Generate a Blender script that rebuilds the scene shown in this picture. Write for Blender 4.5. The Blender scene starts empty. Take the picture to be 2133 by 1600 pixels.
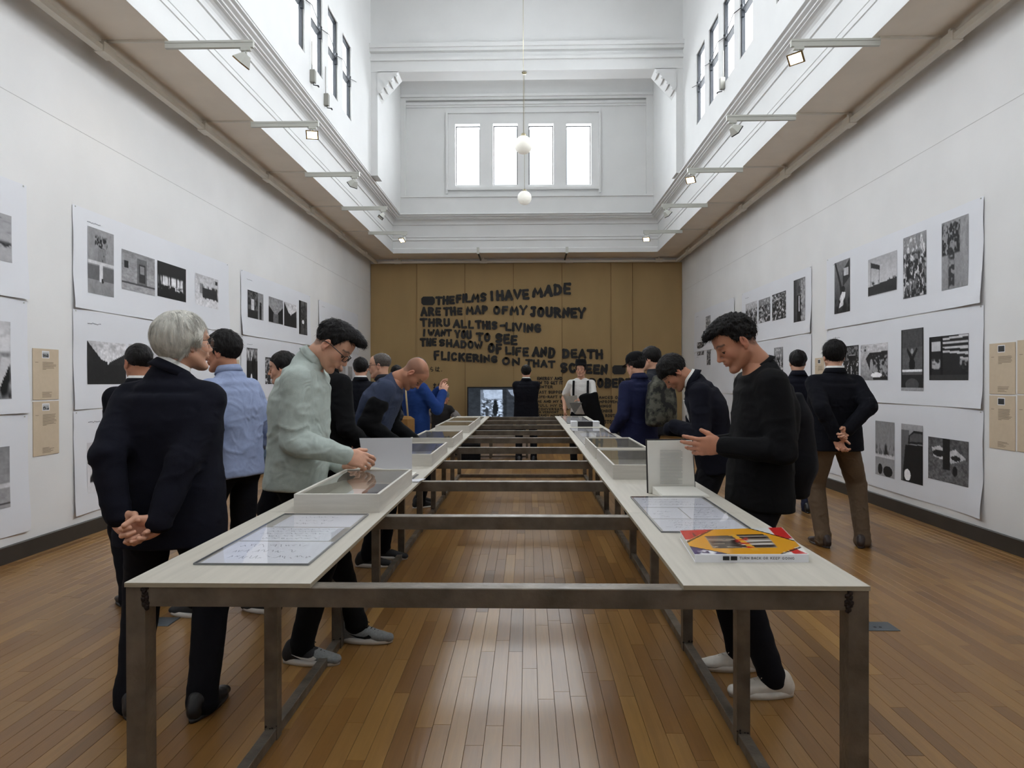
import bpy, math, random
import numpy as np
from math import sin, cos, pi, radians, sqrt, atan2
random.seed(7); RNG = np.random.default_rng(11)
SC = bpy.context.scene
COL = SC.collection
EYE = 1.40                       # camera height, metres
FPX = 1422.0                     # focal length in pixels of the 2133 px wide frame
YAW, PITCH, ROLL = 0.0233, -0.0045, -0.0020
# ---------------------------------------------------------------- camera, world, light, exposure
def _cam():
    fw = np.array([-sin(YAW) * cos(PITCH), cos(YAW) * cos(PITCH), sin(PITCH)])
    r = np.array([cos(YAW), sin(YAW), 0.0]); u = np.cross(r, fw)
    return r * cos(ROLL) + u * sin(ROLL), -r * sin(ROLL) + u * cos(ROLL), fw
CR, CU, CF = _cam()
cd = bpy.data.cameras.new('camera'); cam = bpy.data.objects.new('camera', cd); COL.objects.link(cam)
from mathutils import Matrix, Vector
cam.matrix_world = Matrix(((CR[0], CU[0], -CF[0], 0), (CR[1], CU[1], -CF[1], 0), (CR[2], CU[2], -CF[2], EYE), (0, 0, 0, 1)))
cd.sensor_width = 36.0; cd.lens = FPX / 2133 * 36.0; cd.clip_start = 0.05; cd.clip_end = 200
SC.camera = cam
SC.view_settings.view_transform = 'Standard'; SC.view_settings.look = 'None'
SC.view_settings.gamma = 1.0; SC.view_settings.use_curve_mapping = False
SC.view_settings.exposure = 0.0
try:
    SC.cycles.use_denoising = True; SC.cycles.max_bounces = 8; SC.cycles.diffuse_bounces = 5
    SC.cycles.glossy_bounces = 4; SC.cycles.transmission_bounces = 6; SC.cycles.transparent_max_bounces = 12
    SC.cycles.caustics_reflective = False; SC.cycles.caustics_refractive = False; SC.cycles.sample_clamp_indirect = 6.0
    SC.cycles.use_adaptive_sampling = True; SC.cycles.adaptive_threshold = 0.02
except Exception: pass
W = bpy.data.worlds.new('overcast_sky'); SC.world = W; W.use_nodes = True
W.node_tree.nodes['Background'].inputs[0].default_value = (0.93, 0.96, 1.0, 1)
W.node_tree.nodes['Background'].inputs[1].default_value = 1.6

def area_light(name, loc, direction, sx, sy, power, color=(1, 1, 1)):
    l = bpy.data.lights.new(name, 'AREA'); l.shape = 'RECTANGLE'; l.size = sx; l.size_y = sy
    l.energy = power; l.color = color
    o = bpy.data.objects.new(name, l); COL.objects.link(o); o.location = loc
    o.rotation_euler = Vector(direction).to_track_quat('-Z', 'Y').to_euler()
    return o

# ---------------------------------------------------------------- pixel helpers (pixel of the photo -> point of the place)
def ray(x, y):
    return CF + CR * ((x - 1066.5) / FPX) - CU * ((y - 800) / FPX)
def at_y(x, y, Y):
    d = ray(x, y); t = Y / d[1]; return np.array([d[0] * t, Y, EYE + d[2] * t])
def at_x(x, y, X):
    d = ray(x, y); t = X / d[0]; return np.array([X, d[1] * t, EYE + d[2] * t])
def at_z(x, y, Z):
    d = ray(x, y); t = (Z - EYE) / d[2]; return np.array([d[0] * t, d[1] * t, Z])

# ---------------------------------------------------------------- mesh helpers
def mk(name, verts, faces, mat=None, parent=None, smooth=False, mats=None, fmat=None):
    me = bpy.data.meshes.new(name)
    me.from_pydata([tuple(map(float, v)) for v in verts], [], faces)
    return _fin(name, me, mat, parent, smooth, mats, fmat)
def _fin(name, me, mat, parent, smooth, mats=None, fmat=None):
    for m in (mats or ([mat] if mat else [])): me.materials.append(m)
    if fmat is not None: me.polygons.foreach_set('material_index', np.asarray(fmat, dtype=np.int32))
    if smooth: me.polygons.foreach_set('use_smooth', np.ones(len(me.polygons), dtype=bool))
    me.update()
    o = bpy.data.objects.new(name, me); COL.objects.link(o)
    if parent: o.parent = parent
    return o
def fast(name, V, Q, mat, parent=None, smooth=True):
    me = bpy.data.meshes.new(name); V = np.asarray(V, dtype=np.float32); Q = np.asarray(Q, dtype=np.int32)
    n = Q.shape[1]
    me.vertices.add(len(V)); me.vertices.foreach_set('co', V.ravel())
    me.loops.add(Q.size); me.loops.foreach_set('vertex_index', Q.ravel())
    me.polygons.add(len(Q)); me.polygons.foreach_set('loop_start', np.arange(0, Q.size, n, dtype=np.int32))
    me.update(calc_edges=True); me.validate()
    return _fin(name, me, mat, parent, smooth)
def empty(name, loc=(0, 0, 0), rz=0.0):
    o = bpy.data.objects.new(name, None); COL.objects.link(o); o.location = loc; o.rotation_euler = (0, 0, rz)
    o.empty_display_size = 0.1
    return o
def tag(o, label=None, cat=None, group=None, kind=None):
    if label: o['label'] = label
    if cat: o['category'] = cat
    if group: o['group'] = group
    if kind: o['kind'] = kind
    return o
def copy_tree(o, parent=None):
    c = o.copy(); COL.objects.link(c); c.parent = parent
    for ch in [q for q in o.children]: copy_tree(ch, c)
    return c
class MB:                        # collects simple shapes into one mesh
    def __init__(s): s.v = []; s.f = []; s.m = []
    def add(s, V, F, m=0):
        n = len(s.v); s.v += [tuple(map(float, v)) for v in V]; s.f += [tuple(i + n for i in f) for f in F]; s.m += [m] * len(F)
    def box(s, lo, hi, m=0, bev=0.0):
        x0, y0, z0 = lo; x1, y1, z1 = hi
        if bev <= 0:
            V = [(x0, y0, z0), (x1, y0, z0), (x1, y1, z0), (x0, y1, z0), (x0, y0, z1), (x1, y0, z1), (x1, y1, z1), (x0, y1, z1)]
            s.add(V, [(0, 3, 2, 1), (4, 5, 6, 7), (0, 1, 5, 4), (1, 2, 6, 5), (2, 3, 7, 6), (3, 0, 4, 7)], m)
        else:                    # vertical sides plain, top edge bevelled
            b = bev
            V = [(x0, y0, z0), (x1, y0, z0), (x1, y1, z0), (x0, y1, z0),
                 (x0, y0, z1 - b), (x1, y0, z1 - b), (x1, y1, z1 - b), (x0, y1, z1 - b),
                 (x0 + b, y0 + b, z1), (x1 - b, y0 + b, z1), (x1 - b, y1 - b, z1), (x0 + b, y1 - b, z1)]
            s.add(V, [(0, 3, 2, 1), (8, 9, 10, 11)] + [(a, (a + 1) % 4, 4 + (a + 1) % 4, 4 + a) for a in range(4)] +
                  [(4 + a, 4 + (a + 1) % 4, 8 + (a + 1) % 4, 8 + a) for a in range(4)], m)
    def tube(s, pts, r, n=8, m=0, r2=None, cap=True):
        P = [np.array(p, float) for p in pts]; k = len(P); V = []
        for i, p in enumerate(P):
            t = P[min(i + 1, k - 1)] - P[max(i - 1, 0)]; t /= (np.linalg.norm(t) + 1e-12)
            a = np.array([0, 0, 1.0]) if abs(t[2]) < .9 else np.array([1.0, 0, 0])
            u = np.cross(t, a); u /= np.linalg.norm(u); w = np.cross(t, u)
            rr = (r if r2 is None else r + (r2 - r) * i / (k - 1)) if not hasattr(r, '__len__') else r[i]
            for j in range(n):
                q = 2 * pi * j / n; V.append(p + rr * (u * cos(q) + w * sin(q)))
        F = [(i * n + j, i * n + (j + 1) % n, (i + 1) * n + (j + 1) % n, (i + 1) * n + j) for i in range(k - 1) for j in range(n)]
        if cap: F += [tuple(range(n - 1, -1, -1)), tuple((k - 1) * n + j for j in range(n))]
        s.add(V, F, m)
    def sphere(s, c, r, n=16, m=0, sc=(1, 1, 1)):
        V = [(c[0], c[1], c[2] + r * sc[2])]; k = n // 2
        for i in range(1, k):
            th = pi * i / k
            for j in range(n):
                ph = 2 * pi * j / n
                V.append((c[0] + r * sc[0] * sin(th) * cos(ph), c[1] + r * sc[1] * sin(th) * sin(ph), c[2] + r * sc[2] * cos(th)))
        V.append((c[0], c[1], c[2] - r * sc[2])); F = []
        for j in range(n): F.append((0, 1 + j, 1 + (j + 1) % n))
        for i in range(k - 2):
            for j in range(n): F.append((1 + i * n + j, 1 + (i + 1) * n + j, 1 + (i + 1) * n + (j + 1) % n, 1 + i * n + (j + 1) % n))
        e = len(V) - 1
        for j in range(n): F.append((e, 1 + (k - 2) * n + (j + 1) % n, 1 + (k - 2) * n + j))
        s.add(V, F, m)
    def build(s, name, mat, parent=None, smooth=False, mats=None):
        return mk(name, s.v, s.f, mat, parent, smooth, mats, s.m if mats else None)
def boxo(name, lo, hi, mat, parent=None, bev=0.0):
    b = MB(); b.box(lo, hi, 0, bev); return b.build(name, mat, parent)
def frameobo(name, c, A, B, C_, mat, parent=None):   # box from a corner and three edge vectors
    c, A, B, C_ = [np.array(q, float) for q in (c, A, B, C_)]
    V = [c, c + A, c + A + B, c + B, c + C_, c + A + C_, c + A + B + C_, c + B + C_]
    return mk(name, V, [(0, 3, 2, 1), (4, 5, 6, 7), (0, 1, 5, 4), (1, 2, 6, 5), (2, 3, 7, 6), (3, 0, 4, 7)], mat, parent)

# ---------------------------------------------------------------- materials
MATS = {}
def mat(name, col, rough=0.6, metal=0.0, spec=0.5, noise=0.0, nscale=8.0, bump=0.0, bscale=60.0, stretch=(1, 1, 1),
        emit=None, estr=1.0, sheen=0.0, alpha=None, trans=0.0, vcol=None, rnd=0.0, coat=0.0, rvar=0.0, objc=False, crease=0.0):
    if name in MATS: return MATS[name]
    m = bpy.data.materials.new(name); m.use_nodes = True; nt = m.node_tree; N = nt.nodes; L = nt.links
    b = N['Principled BSDF']
    def setv(k, v):
        if k in b.inputs: b.inputs[k].default_value = v
    c = (*col, 1) if len(col) == 3 else col
    setv('Base Color', c); setv('Roughness', rough); setv('Metallic', metal); setv('Specular IOR Level', spec)
    if sheen: setv('Sheen Weight', sheen); setv('Sheen Roughness', .5)
    if coat: setv('Coat Weight', coat); setv('Coat Roughness', .1)
    if trans: setv('Transmission Weight', trans)
    if alpha is not None: setv('Alpha', alpha)
    if emit: setv('Emission Color', (*emit, 1)); setv('Emission Strength', estr)
    src = None
    if vcol:
        a = N.new('ShaderNodeVertexColor'); a.layer_name = vcol; src = a.outputs[0]
    need = noise or bump or rvar or crease
    if need:
        tc = N.new('ShaderNodeTexCoord'); mp = N.new('ShaderNodeMapping'); mp.inputs['Scale'].default_value = stretch
        L.new(tc.outputs['Object'], mp.inputs[0])
    if noise or rnd:
        val = None
        if noise:
            n = N.new('ShaderNodeTexNoise'); n.inputs['Scale'].default_value = nscale; n.inputs['Detail'].default_value = 4
            L.new(mp.outputs[0], n.inputs['Vector'])
            mr = N.new('ShaderNodeMapRange'); mr.inputs[1].default_value = .3; mr.inputs[2].default_value = .7
            mr.inputs[3].default_value = 1 - noise; mr.inputs[4].default_value = 1 + noise
            L.new(n.outputs[0], mr.inputs[0]); val = mr.outputs[0]
        mx = N.new('ShaderNodeVectorMath'); mx.operation = 'SCALE'
        if src: L.new(src, mx.inputs[0])
        else: mx.inputs[0].default_value = c[:3]
        if rnd:
            oi = N.new('ShaderNodeObjectInfo'); gi = N.new('ShaderNodeNewGeometry')
            ad = N.new('ShaderNodeMath'); ad.operation = 'ADD'; L.new(oi.outputs['Random'], ad.inputs[0]); L.new(gi.outputs['Random Per Island'], ad.inputs[1])
            fr = N.new('ShaderNodeMath'); fr.operation = 'FRACT'; L.new(ad.outputs[0], fr.inputs[0])
            m2 = N.new('ShaderNodeMapRange'); m2.inputs[3].default_value = 1 - rnd; m2.inputs[4].default_value = 1 + rnd
            L.new(fr.outputs[0], m2.inputs[0])
            if val:
                mm = N.new('ShaderNodeMath'); mm.operation = 'MULTIPLY'; L.new(val, mm.inputs[0]); L.new(m2.outputs[0], mm.inputs[1]); val = mm.outputs[0]
            else: val = m2.outputs[0]
        L.new(val, mx.inputs['Scale']); src = mx.outputs[0]
    if src: L.new(src, b.inputs['Base Color'])
    if rvar:
        n3 = N.new('ShaderNodeTexNoise'); n3.inputs['Scale'].default_value = nscale * .7; L.new(mp.outputs[0], n3.inputs['Vector'])
        m3 = N.new('ShaderNodeMapRange'); m3.inputs[1].default_value = .3; m3.inputs[2].default_value = .7
        m3.inputs[3].default_value = rough - rvar; m3.inputs[4].default_value = rough + rvar
        L.new(n3.outputs[0], m3.inputs[0]); L.new(m3.outputs[0], b.inputs['Roughness'])
    if bump:
        n2 = N.new('ShaderNodeTexNoise'); n2.inputs['Scale'].default_value = bscale; n2.inputs['Detail'].default_value = 5
        L.new(mp.outputs[0], n2.inputs['Vector'])
        bp = N.new('ShaderNodeBump'); bp.inputs['Strength'].default_value = bump; bp.inputs['Distance'].default_value = .01
        L.new(n2.outputs[0], bp.inputs['Height']); L.new(bp.outputs[0], b.inputs['Normal'])
        if crease:
            n5 = N.new('ShaderNodeTexNoise'); n5.inputs['Scale'].default_value = 9; n5.inputs['Detail'].default_value = 3; n5.inputs['Distortion'].default_value = 1.6
            n5.noise_type = 'RIDGED_MULTIFRACTAL' if hasattr(n5, 'noise_type') else 'FBM'
            L.new(mp.outputs[0], n5.inputs['Vector']); b5 = N.new('ShaderNodeBump'); b5.inputs['Strength'].default_value = crease; b5.inputs['Distance'].default_value = .02
            L.new(n5.outputs[0], b5.inputs['Height']); L.new(b5.outputs[0], bp.inputs['Normal'])
    MATS[name] = m
    return m
def emat(name, col, s):
    if name in MATS: return MATS[name]
    m = bpy.data.materials.new(name); m.use_nodes = True; nt = m.node_tree; nt.nodes.clear()
    e = nt.nodes.new('ShaderNodeEmission'); e.inputs[0].default_value = (*col, 1); e.inputs[1].default_value = s
    o = nt.nodes.new('ShaderNodeOutputMaterial'); nt.links.new(e.outputs[0], o.inputs[0]); MATS[name] = m
    return m
def glass(name, tint=(1, 1, 1), refl=0.08, rough=0.02):      # thin sheet: mostly clear, fresnel gloss on top
    if name in MATS: return MATS[name]
    m = bpy.data.materials.new(name); m.use_nodes = True; nt = m.node_tree; nt.nodes.clear(); N = nt.nodes; L = nt.links
    t = N.new('ShaderNodeBsdfTransparent'); t.inputs[0].default_value = (*tint, 1)
    g = N.new('ShaderNodeBsdfGlossy'); g.inputs['Roughness'].default_value = rough
    fr = N.new('ShaderNodeFresnel'); fr.inputs[0].default_value = 1.45
    ad = N.new('ShaderNodeMath'); ad.operation = 'ADD'; ad.inputs[1].default_value = refl; L.new(fr.outputs[0], ad.inputs[0])
    gm = N.new('ShaderNodeNewGeometry'); iv = N.new('ShaderNodeMath'); iv.operation = 'SUBTRACT'; iv.inputs[0].default_value = 1; L.new(gm.outputs['Backfacing'], iv.inputs[1])
    ml = N.new('ShaderNodeMath'); ml.operation = 'MULTIPLY'; L.new(ad.outputs[0], ml.inputs[0]); L.new(iv.outputs[0], ml.inputs[1]); ad = ml
    mx = N.new('ShaderNodeMixShader'); L.new(ad.outputs[0], mx.inputs[0]); L.new(t.outputs[0], mx.inputs[1]); L.new(g.outputs[0], mx.inputs[2])
    o = N.new('ShaderNodeOutputMaterial'); L.new(mx.outputs[0], o.inputs[0]); MATS[name] = m
    return m
def lin(r, g, b):                # sRGB 0-255 -> linear
    return tuple(((c / 255 + .055) / 1.055) ** 2.4 if c > 10 else c / 255 / 12.92 for c in (r, g, b))
def setcolor(o, C, name='Col'):
    me = o.data; a = me.color_attributes.new(name, 'FLOAT_COLOR', 'POINT')
    A = np.ones((len(me.vertices), 4), dtype=np.float32); A[:, :3] = C; a.data.foreach_set('color', A.ravel())
# ================================================================ people: signed distance fields meshed with surface nets
_LAT = np.random.default_rng(3).random((32, 32, 32)).astype(np.float32)
def vnoise(P, f):
    Q = np.asarray(P, float) * np.asarray(f, float); I = np.floor(Q).astype(int); t = Q - I; t = t * t * (3 - 2 * t); I &= 31; J = (I + 1) & 31
    def g(a, b, c): return _LAT[a[:, 0], b[:, 1], c[:, 2]]
    x, y, z = t.T
    c00 = g(I, I, I) * (1 - x) + g(J, I, I) * x; c10 = g(I, J, I) * (1 - x) + g(J, J, I) * x
    c01 = g(I, I, J) * (1 - x) + g(J, I, J) * x; c11 = g(I, J, J) * (1 - x) + g(J, J, J) * x
    return ((c00 * (1 - y) + c10 * y) * (1 - z) + (c01 * (1 - y) + c11 * y) * z) * 2 - 1
def v3(*a): return np.array(a, float)
def nrm(v): v = np.array(v, float); return v / (np.linalg.norm(v) + 1e-12)
def rx(d): a = radians(d); return np.array([[1, 0, 0], [0, cos(a), -sin(a)], [0, sin(a), cos(a)]])
def ry(d): a = radians(d); return np.array([[cos(a), 0, sin(a)], [0, 1, 0], [-sin(a), 0, cos(a)]])
def rz(d): a = radians(d); return np.array([[cos(a), -sin(a), 0], [sin(a), cos(a), 0], [0, 0, 1]])
class Field:
    def __init__(s, h): s.h = h; s.ops = []
    def cone(s, a, b, r1, r2, k=.02, op='u'):
        a = np.array(a, float); b = np.array(b, float); R = max(r1, r2)
        ba = b - a; L2 = float(ba @ ba) + 1e-12
        def f(x, y, z):
            px, py, pz = x - a[0], y - a[1], z - a[2]
            t = np.clip((px * ba[0] + py * ba[1] + pz * ba[2]) / L2, 0, 1)
            return np.sqrt((px - t * ba[0]) ** 2 + (py - t * ba[1]) ** 2 + (pz - t * ba[2]) ** 2) - (r1 + (r2 - r1) * t)
        s.ops.append((f, np.minimum(a, b) - R, np.maximum(a, b) + R, k, op)); return s
    def chain(s, pts, rs, k=.02, op='u'):
        for i in range(len(pts) - 1): s.cone(pts[i], pts[i + 1], rs[i], rs[i + 1], k, op)
        return s
    def ell(s, c, r, R=None, k=.02, op='u'):
        c = np.array(c, float); r = np.array(r, float); R = np.eye(3) if R is None else R
        ext = np.sqrt((R ** 2) @ (r ** 2))
        def f(x, y, z):
            p = [x - c[0], y - c[1], z - c[2]]
            q = [R[0, i] * p[0] + R[1, i] * p[1] + R[2, i] * p[2] for i in range(3)]
            k0 = np.sqrt((q[0] / r[0]) ** 2 + (q[1] / r[1]) ** 2 + (q[2] / r[2]) ** 2)
            k1 = np.sqrt((q[0] / r[0] ** 2) ** 2 + (q[1] / r[1] ** 2) ** 2 + (q[2] / r[2] ** 2) ** 2) + 1e-9
            return k0 * (k0 - 1) / k1
        s.ops.append((f, c - ext, c + ext, k, op)); return s
    def loft(s, st, R, k=.02, op='u', e=2.4):          # stations (centre, rx, ry); R: columns right, forward, up
        C_ = [np.array(q[0], float) for q in st]; mr = max(max(q[1], q[2]) for q in st)
        r = R[:, 0]
        def f(x, y, z):
            best = None
            for i in range(len(st) - 1):
                a, b = C_[i], C_[i + 1]; ba = b - a; L = np.linalg.norm(ba); tn = ba / L; fw = np.cross(tn, r); fw /= np.linalg.norm(fw)
                px, py, pz = x - a[0], y - a[1], z - a[2]
                tt = (px * tn[0] + py * tn[1] + pz * tn[2]) / L; t = np.clip(tt, 0, 1); ts = t * t * (3 - 2 * t)
                A = st[i][1] + (st[i + 1][1] - st[i][1]) * ts; B = st[i][2] + (st[i + 1][2] - st[i][2]) * ts
                qr = np.abs(px * r[0] + py * r[1] + pz * r[2] - t * L * float(tn @ r)) / A
                qf = np.abs(px * fw[0] + py * fw[1] + pz * fw[2]) / B
                m = np.minimum(A, B)
                d = ((qr ** e + qf ** e) ** (1 / e) - 1) * m
                s_ = np.abs(tt - t) * L
                d = np.where(s_ > 0, np.sqrt(np.maximum(d + .03, 0) ** 2 + s_ ** 2) - .03, d)
                best = d if best is None else np.minimum(best, d)
            return best
        lo = np.min(C_, 0) - mr; hi = np.max(C_, 0) + mr
        s.ops.append((f, lo, hi, k, op)); return s
    def func(s, f, lo, hi, k, op): s.ops.append((f, np.array(lo, float), np.array(hi, float), k, op)); return s
    def mesh(s, lo=None, hi=None):
        h = s.h
        ups = [o for o in s.ops if o[4] == 'u']
        L = np.min([o[1] for o in ups], 0) - 3 * h if lo is None else np.array(lo, float)
        H = np.max([o[2] for o in ups], 0) + 3 * h if hi is None else np.array(hi, float)
        n = np.ceil((H - L) / h).astype(int) + 1
        ax = [L[i] + h * np.arange(n[i]) for i in range(3)]
        F = np.full(n, .06, dtype=np.float32)
        for f, a, b, k, op in s.ops:
            m = .02 + k if op == 'u' else .004 + k
            i0 = np.clip(np.floor((a - m - L) / h).astype(int), 0, n); i1 = np.clip(np.ceil((b + m - L) / h).astype(int) + 1, 0, n)
            if np.any(i1 <= i0): continue
            sl = tuple(slice(i0[j], i1[j]) for j in range(3))
            x = ax[0][sl[0]][:, None, None]; y = ax[1][sl[1]][None, :, None]; z = ax[2][sl[2]][None, None, :]
            d = f(x, y, z).astype(np.float32); g = F[sl]
            if op == 'u':
                hh = np.maximum(k - np.abs(g - d), 0) / max(k, 1e-6); F[sl] = np.minimum(g, d) - hh * hh * k * .25
            elif op == 's':
                d = -d; hh = np.maximum(k - np.abs(g - d), 0) / max(k, 1e-6); F[sl] = np.maximum(g, d) + hh * hh * k * .25
            else:
                hh = np.maximum(k - np.abs(g - d), 0) / max(k, 1e-6); F[sl] = np.maximum(g, d) + hh * hh * k * .25
        F[0], F[-1], F[:, 0], F[:, -1], F[:, :, 0], F[:, :, -1] = [np.maximum(q, h * .5) for q in (F[0], F[-1], F[:, 0], F[:, -1], F[:, :, 0], F[:, :, -1])]
        return nets(F, L, h)
def nets(F, L, h):
    S = F < 0; n = F.shape
    c = np.zeros((n[0] - 1, n[1] - 1, n[2] - 1), dtype=np.int8)
    for dx in (0, 1):
        for dy in (0, 1):
            for dz in (0, 1):
                c += S[dx:n[0] - 1 + dx, dy:n[1] - 1 + dy, dz:n[2] - 1 + dz]
    act = (c > 0) & (c < 8); I = np.argwhere(act); idx = -np.ones(act.shape, dtype=np.int64); idx[act] = np.arange(len(I))
    if len(I) == 0: return np.zeros((0, 3)), np.zeros((0, 4), int)
    acc = np.zeros((len(I), 3)); cnt = np.zeros(len(I))
    E_ = []
    for a in range(3):
        o = [i for i in range(3) if i != a]
        for u in (0, 1):
            for v in (0, 1):
                p = np.zeros(3, int); p[o[0]] = u; p[o[1]] = v; q = p.copy(); q[a] = 1; E_.append((p, q, a))
    for p, q, a in E_:
        A = F[tuple((I + p).T)]; B = F[tuple((I + q).T)]; m = (A < 0) != (B < 0)
        t = np.where(m, A / np.where(m, A - B, 1), 0)
        P = np.tile(p.astype(float), (len(I), 1)); P[:, a] += t
        acc[m] += P[m]; cnt[m] += 1
    V = L + h * (I + acc / cnt[:, None])
    Q = []
    for a in range(3):
        o = [(a + 1) % 3, (a + 2) % 3]
        sl0 = [slice(None)] * 3; sl1 = [slice(None)] * 3
        sl0[a] = slice(0, n[a] - 1); sl1[a] = slice(1, n[a])
        for j in o: sl0[j] = slice(1, n[j] - 1); sl1[j] = slice(1, n[j] - 1)
        A = S[tuple(sl0)]; B = S[tuple(sl1)]
        for flip, M in ((False, A & ~B), (True, ~A & B)):
            K = np.argwhere(M)
            if not len(K): continue
            K[:, o[0]] += 1; K[:, o[1]] += 1
            def g(du, dv):
                G = K.copy(); G[:, o[0]] -= du; G[:, o[1]] -= dv; return idx[tuple(G.T)]
            q = np.stack([g(1, 1), g(0, 1), g(0, 0), g(1, 0)], 1)
            Q.append(q[:, ::-1] if flip else q)
    return V, np.concatenate(Q)
def relax(V, Q, it=2, w=.5):
    V = V.copy(); n = len(V)
    for _ in range(it):
        A = np.zeros((n, 3)); c = np.zeros(n)
        for i in range(4):
            a, b = Q[:, i], Q[:, (i + 1) % 4]
            for j in range(3): A[:, j] += np.bincount(a, V[b, j], n) + np.bincount(b, V[a, j], n)
            c += np.bincount(a, minlength=n) + np.bincount(b, minlength=n)
        V = V + w * (A / np.maximum(c, 1)[:, None] - V)
    return V
def normals(V, Q):
    n = np.cross(V[Q[:, 2]] - V[Q[:, 0]], V[Q[:, 3]] - V[Q[:, 1]]); N = np.zeros_like(V)
    for i in range(4):
        for j in range(3): N[:, j] += np.bincount(Q[:, i], n[:, j], len(V))
    return N / (np.linalg.norm(N, axis=1)[:, None] + 1e-12)
def ik(a, t, l1, l2, hint):
    a = np.array(a, float); t = np.array(t, float); d = t - a; D = np.linalg.norm(d); D2 = min(max(D, abs(l1 - l2) + .01), (l1 + l2) * .999)
    u = d / D; t = a + u * D2
    x = (l1 * l1 - l2 * l2 + D2 * D2) / (2 * D2); y = sqrt(max(l1 * l1 - x * x, 0))
    h = np.array(hint, float); h = h - u * (h @ u); h = nrm(h)
    return a + u * x + h * y, t

SKIN = {}
def skin(tone):
    k = 'skin_' + tone
    c = dict(fair=lin(206, 158, 132), tan=lin(172, 122, 94), pale=lin(222, 178, 156))[tone]
    return mat(k, c, .5, spec=.4, vcol='Col', bump=.12, bscale=220)
SKC = dict(fair=lin(206, 158, 132), tan=lin(178, 124, 96), pale=lin(220, 172, 150))

def head_field(O, R, s, h, face=True, kx=1.0):
    f = Field(h)
    def T(x, y, z): return O + R @ (np.array([x * kx, y, z]) * s)
    def E(c, r, k=.012, op='u', rot=None): f.ell(T(*c), np.array(r) * s, R if rot is None else R @ rot, k * s, op)
    def C_(a, b, r1, r2, k=.012, op='u'): f.cone(T(*a), T(*b), r1 * s, r2 * s, k * s, op)
    E((0, -.012, .042), (.075, .096, .086)); E((0, .030, -.015), (.061, .062, .088), .02)
    E((0, .062, .045), (.05, .03, .05), .03)
    for q in (1, -1):
        C_((q * .056, .0, -.048), (q * .020, .070, -.098), .018, .015, .03)
        E((q * .040, .056, -.022), (.024, .026, .026), .02)
        E((q * .028, .082, .028), (.026, .012, .009), .012)
        E((q * .033, .098, .006), (.019, .014, .013), .012, 's')
        E((q * .011, .100, -.031), (.008, .009, .007), .006)
        E((q * .031, .0745, .005), (.0155, .0150, .0125), .003)       # lid ball
        # ear
        rot = rz(q * -12) @ rx(-8)
        E((q * .079, -.008, -.004), (.007, .018, .031), .006, 'u', rot)
        E((q * .0855, -.004, .000), (.005, .010, .017), .004, 's', rot)
        E((q * .077, .000, -.030), (.006, .008, .009), .006)
    C_((0, .090, .020), (0, .113, -.024), .0075, .0095, .012); E((0, .112, -.026), (.011, .011, .009), .008)
    E((0, .088, -.052), (.028, .014, .018), .015)
    E((0, .0985, -.0535), (.020, .0075, .0048), .004); E((0, .0965, -.0635), (.018, .0085, .006), .004)
    E((0, .105, -.0585), (.021, .008, .0012), .002, 's')
    E((0, .084, -.098), (.020, .016, .016), .02)
    return f, T

def make_head(O, R, N0, s, h, tone, hairline=None, kx=1.0, stub=0.0, lipc=True, age=0):
    f, T = head_field(O, R, s, h, True, kx)
    f.cone(T(0, -.022, -.045), N0 + R[:, 2] * .0, .053 * s, .058 * s, .03)
    f.cone(N0, N0 - v3(0, .01, .05), .057 * s, .056 * s, .02)
    V, Q = f.mesh(); V = relax(V, Q, 1, .3)
    P = (V - O) @ R / s; P[:, 0] /= kx
    c = np.array(SKC[tone]); Cc = np.tile(c, (len(V), 1))
    def blob(cc, r, col, a):
        w = a * np.exp(-(((P - cc) / r) ** 2).sum(1)); return w[:, None], np.array(col)
    for cc, r, col, a in [((0, .105, -.054), (.019, .02, .0045), lin(150, 78, 74), .75), ((0, .103, -.064), (.017, .02, .006), lin(160, 88, 82), .7),
                          ((.05, .075, -.02), (.03, .03, .025), lin(190, 110, 92), .25), ((-.05, .075, -.02), (.03, .03, .025), lin(190, 110, 92), .25),
                          ((0, .118, -.026), (.015, .015, .015), lin(190, 112, 92), .3), ((.085, 0, 0), (.02, .03, .04), lin(190, 104, 84), .4), ((-.085, 0, 0), (.02, .03, .04), lin(190, 104, 84), .4),
                          ((0, .09, -.085), (.05, .04, .03), lin(120, 88, 72), .25)]:
        w, k = blob(np.array(cc), np.array(r), col, a); Cc = Cc * (1 - w) + k * w
    for q in (1, -1):                                # brows and lash lines
        bx = P[:, 0] * q; line = .031 + .006 * np.clip((bx - .012) / .02, 0, 1) - .006 * np.clip((bx - .035) / .02, 0, 1)
        w = np.exp(-((P[:, 2] - line) / .0045) ** 2) * (bx > .011) * (bx < .056) * (P[:, 1] > .05) * .85
        Cc = Cc * (1 - w[:, None]) + np.array(lin(40, 32, 28)) * w[:, None] if age < 1 else Cc * (1 - .5 * w[:, None]) + np.array(lin(120, 112, 108)) * .5 * w[:, None]
        w = np.exp(-((P[:, 2] - .0015) / .0028) ** 2) * (bx > .017) * (bx < .046) * (P[:, 1] > .07) * .9
        Cc = Cc * (1 - w[:, None]) + np.array(lin(30, 22, 20)) * w[:, None]
    if stub:                                          # cropped hair shadow over the scalp
        g = np.interp(P[:, 1], [-.11, -.05, -.01, .02, .05, .09], [-.06, -.055, -.01, .02, .075, .105])
        w = np.clip((P[:, 2] - g) / .012, 0, 1) * stub * (np.abs(P[:, 0]) < .078)
        w *= 1 - .75 * np.clip((P[:, 2] - .075) / .03, 0, 1)
        Cc = Cc * (1 - w[:, None]) + np.array(lin(58, 50, 46)) * w[:, None]
    return V, Q, Cc

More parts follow.
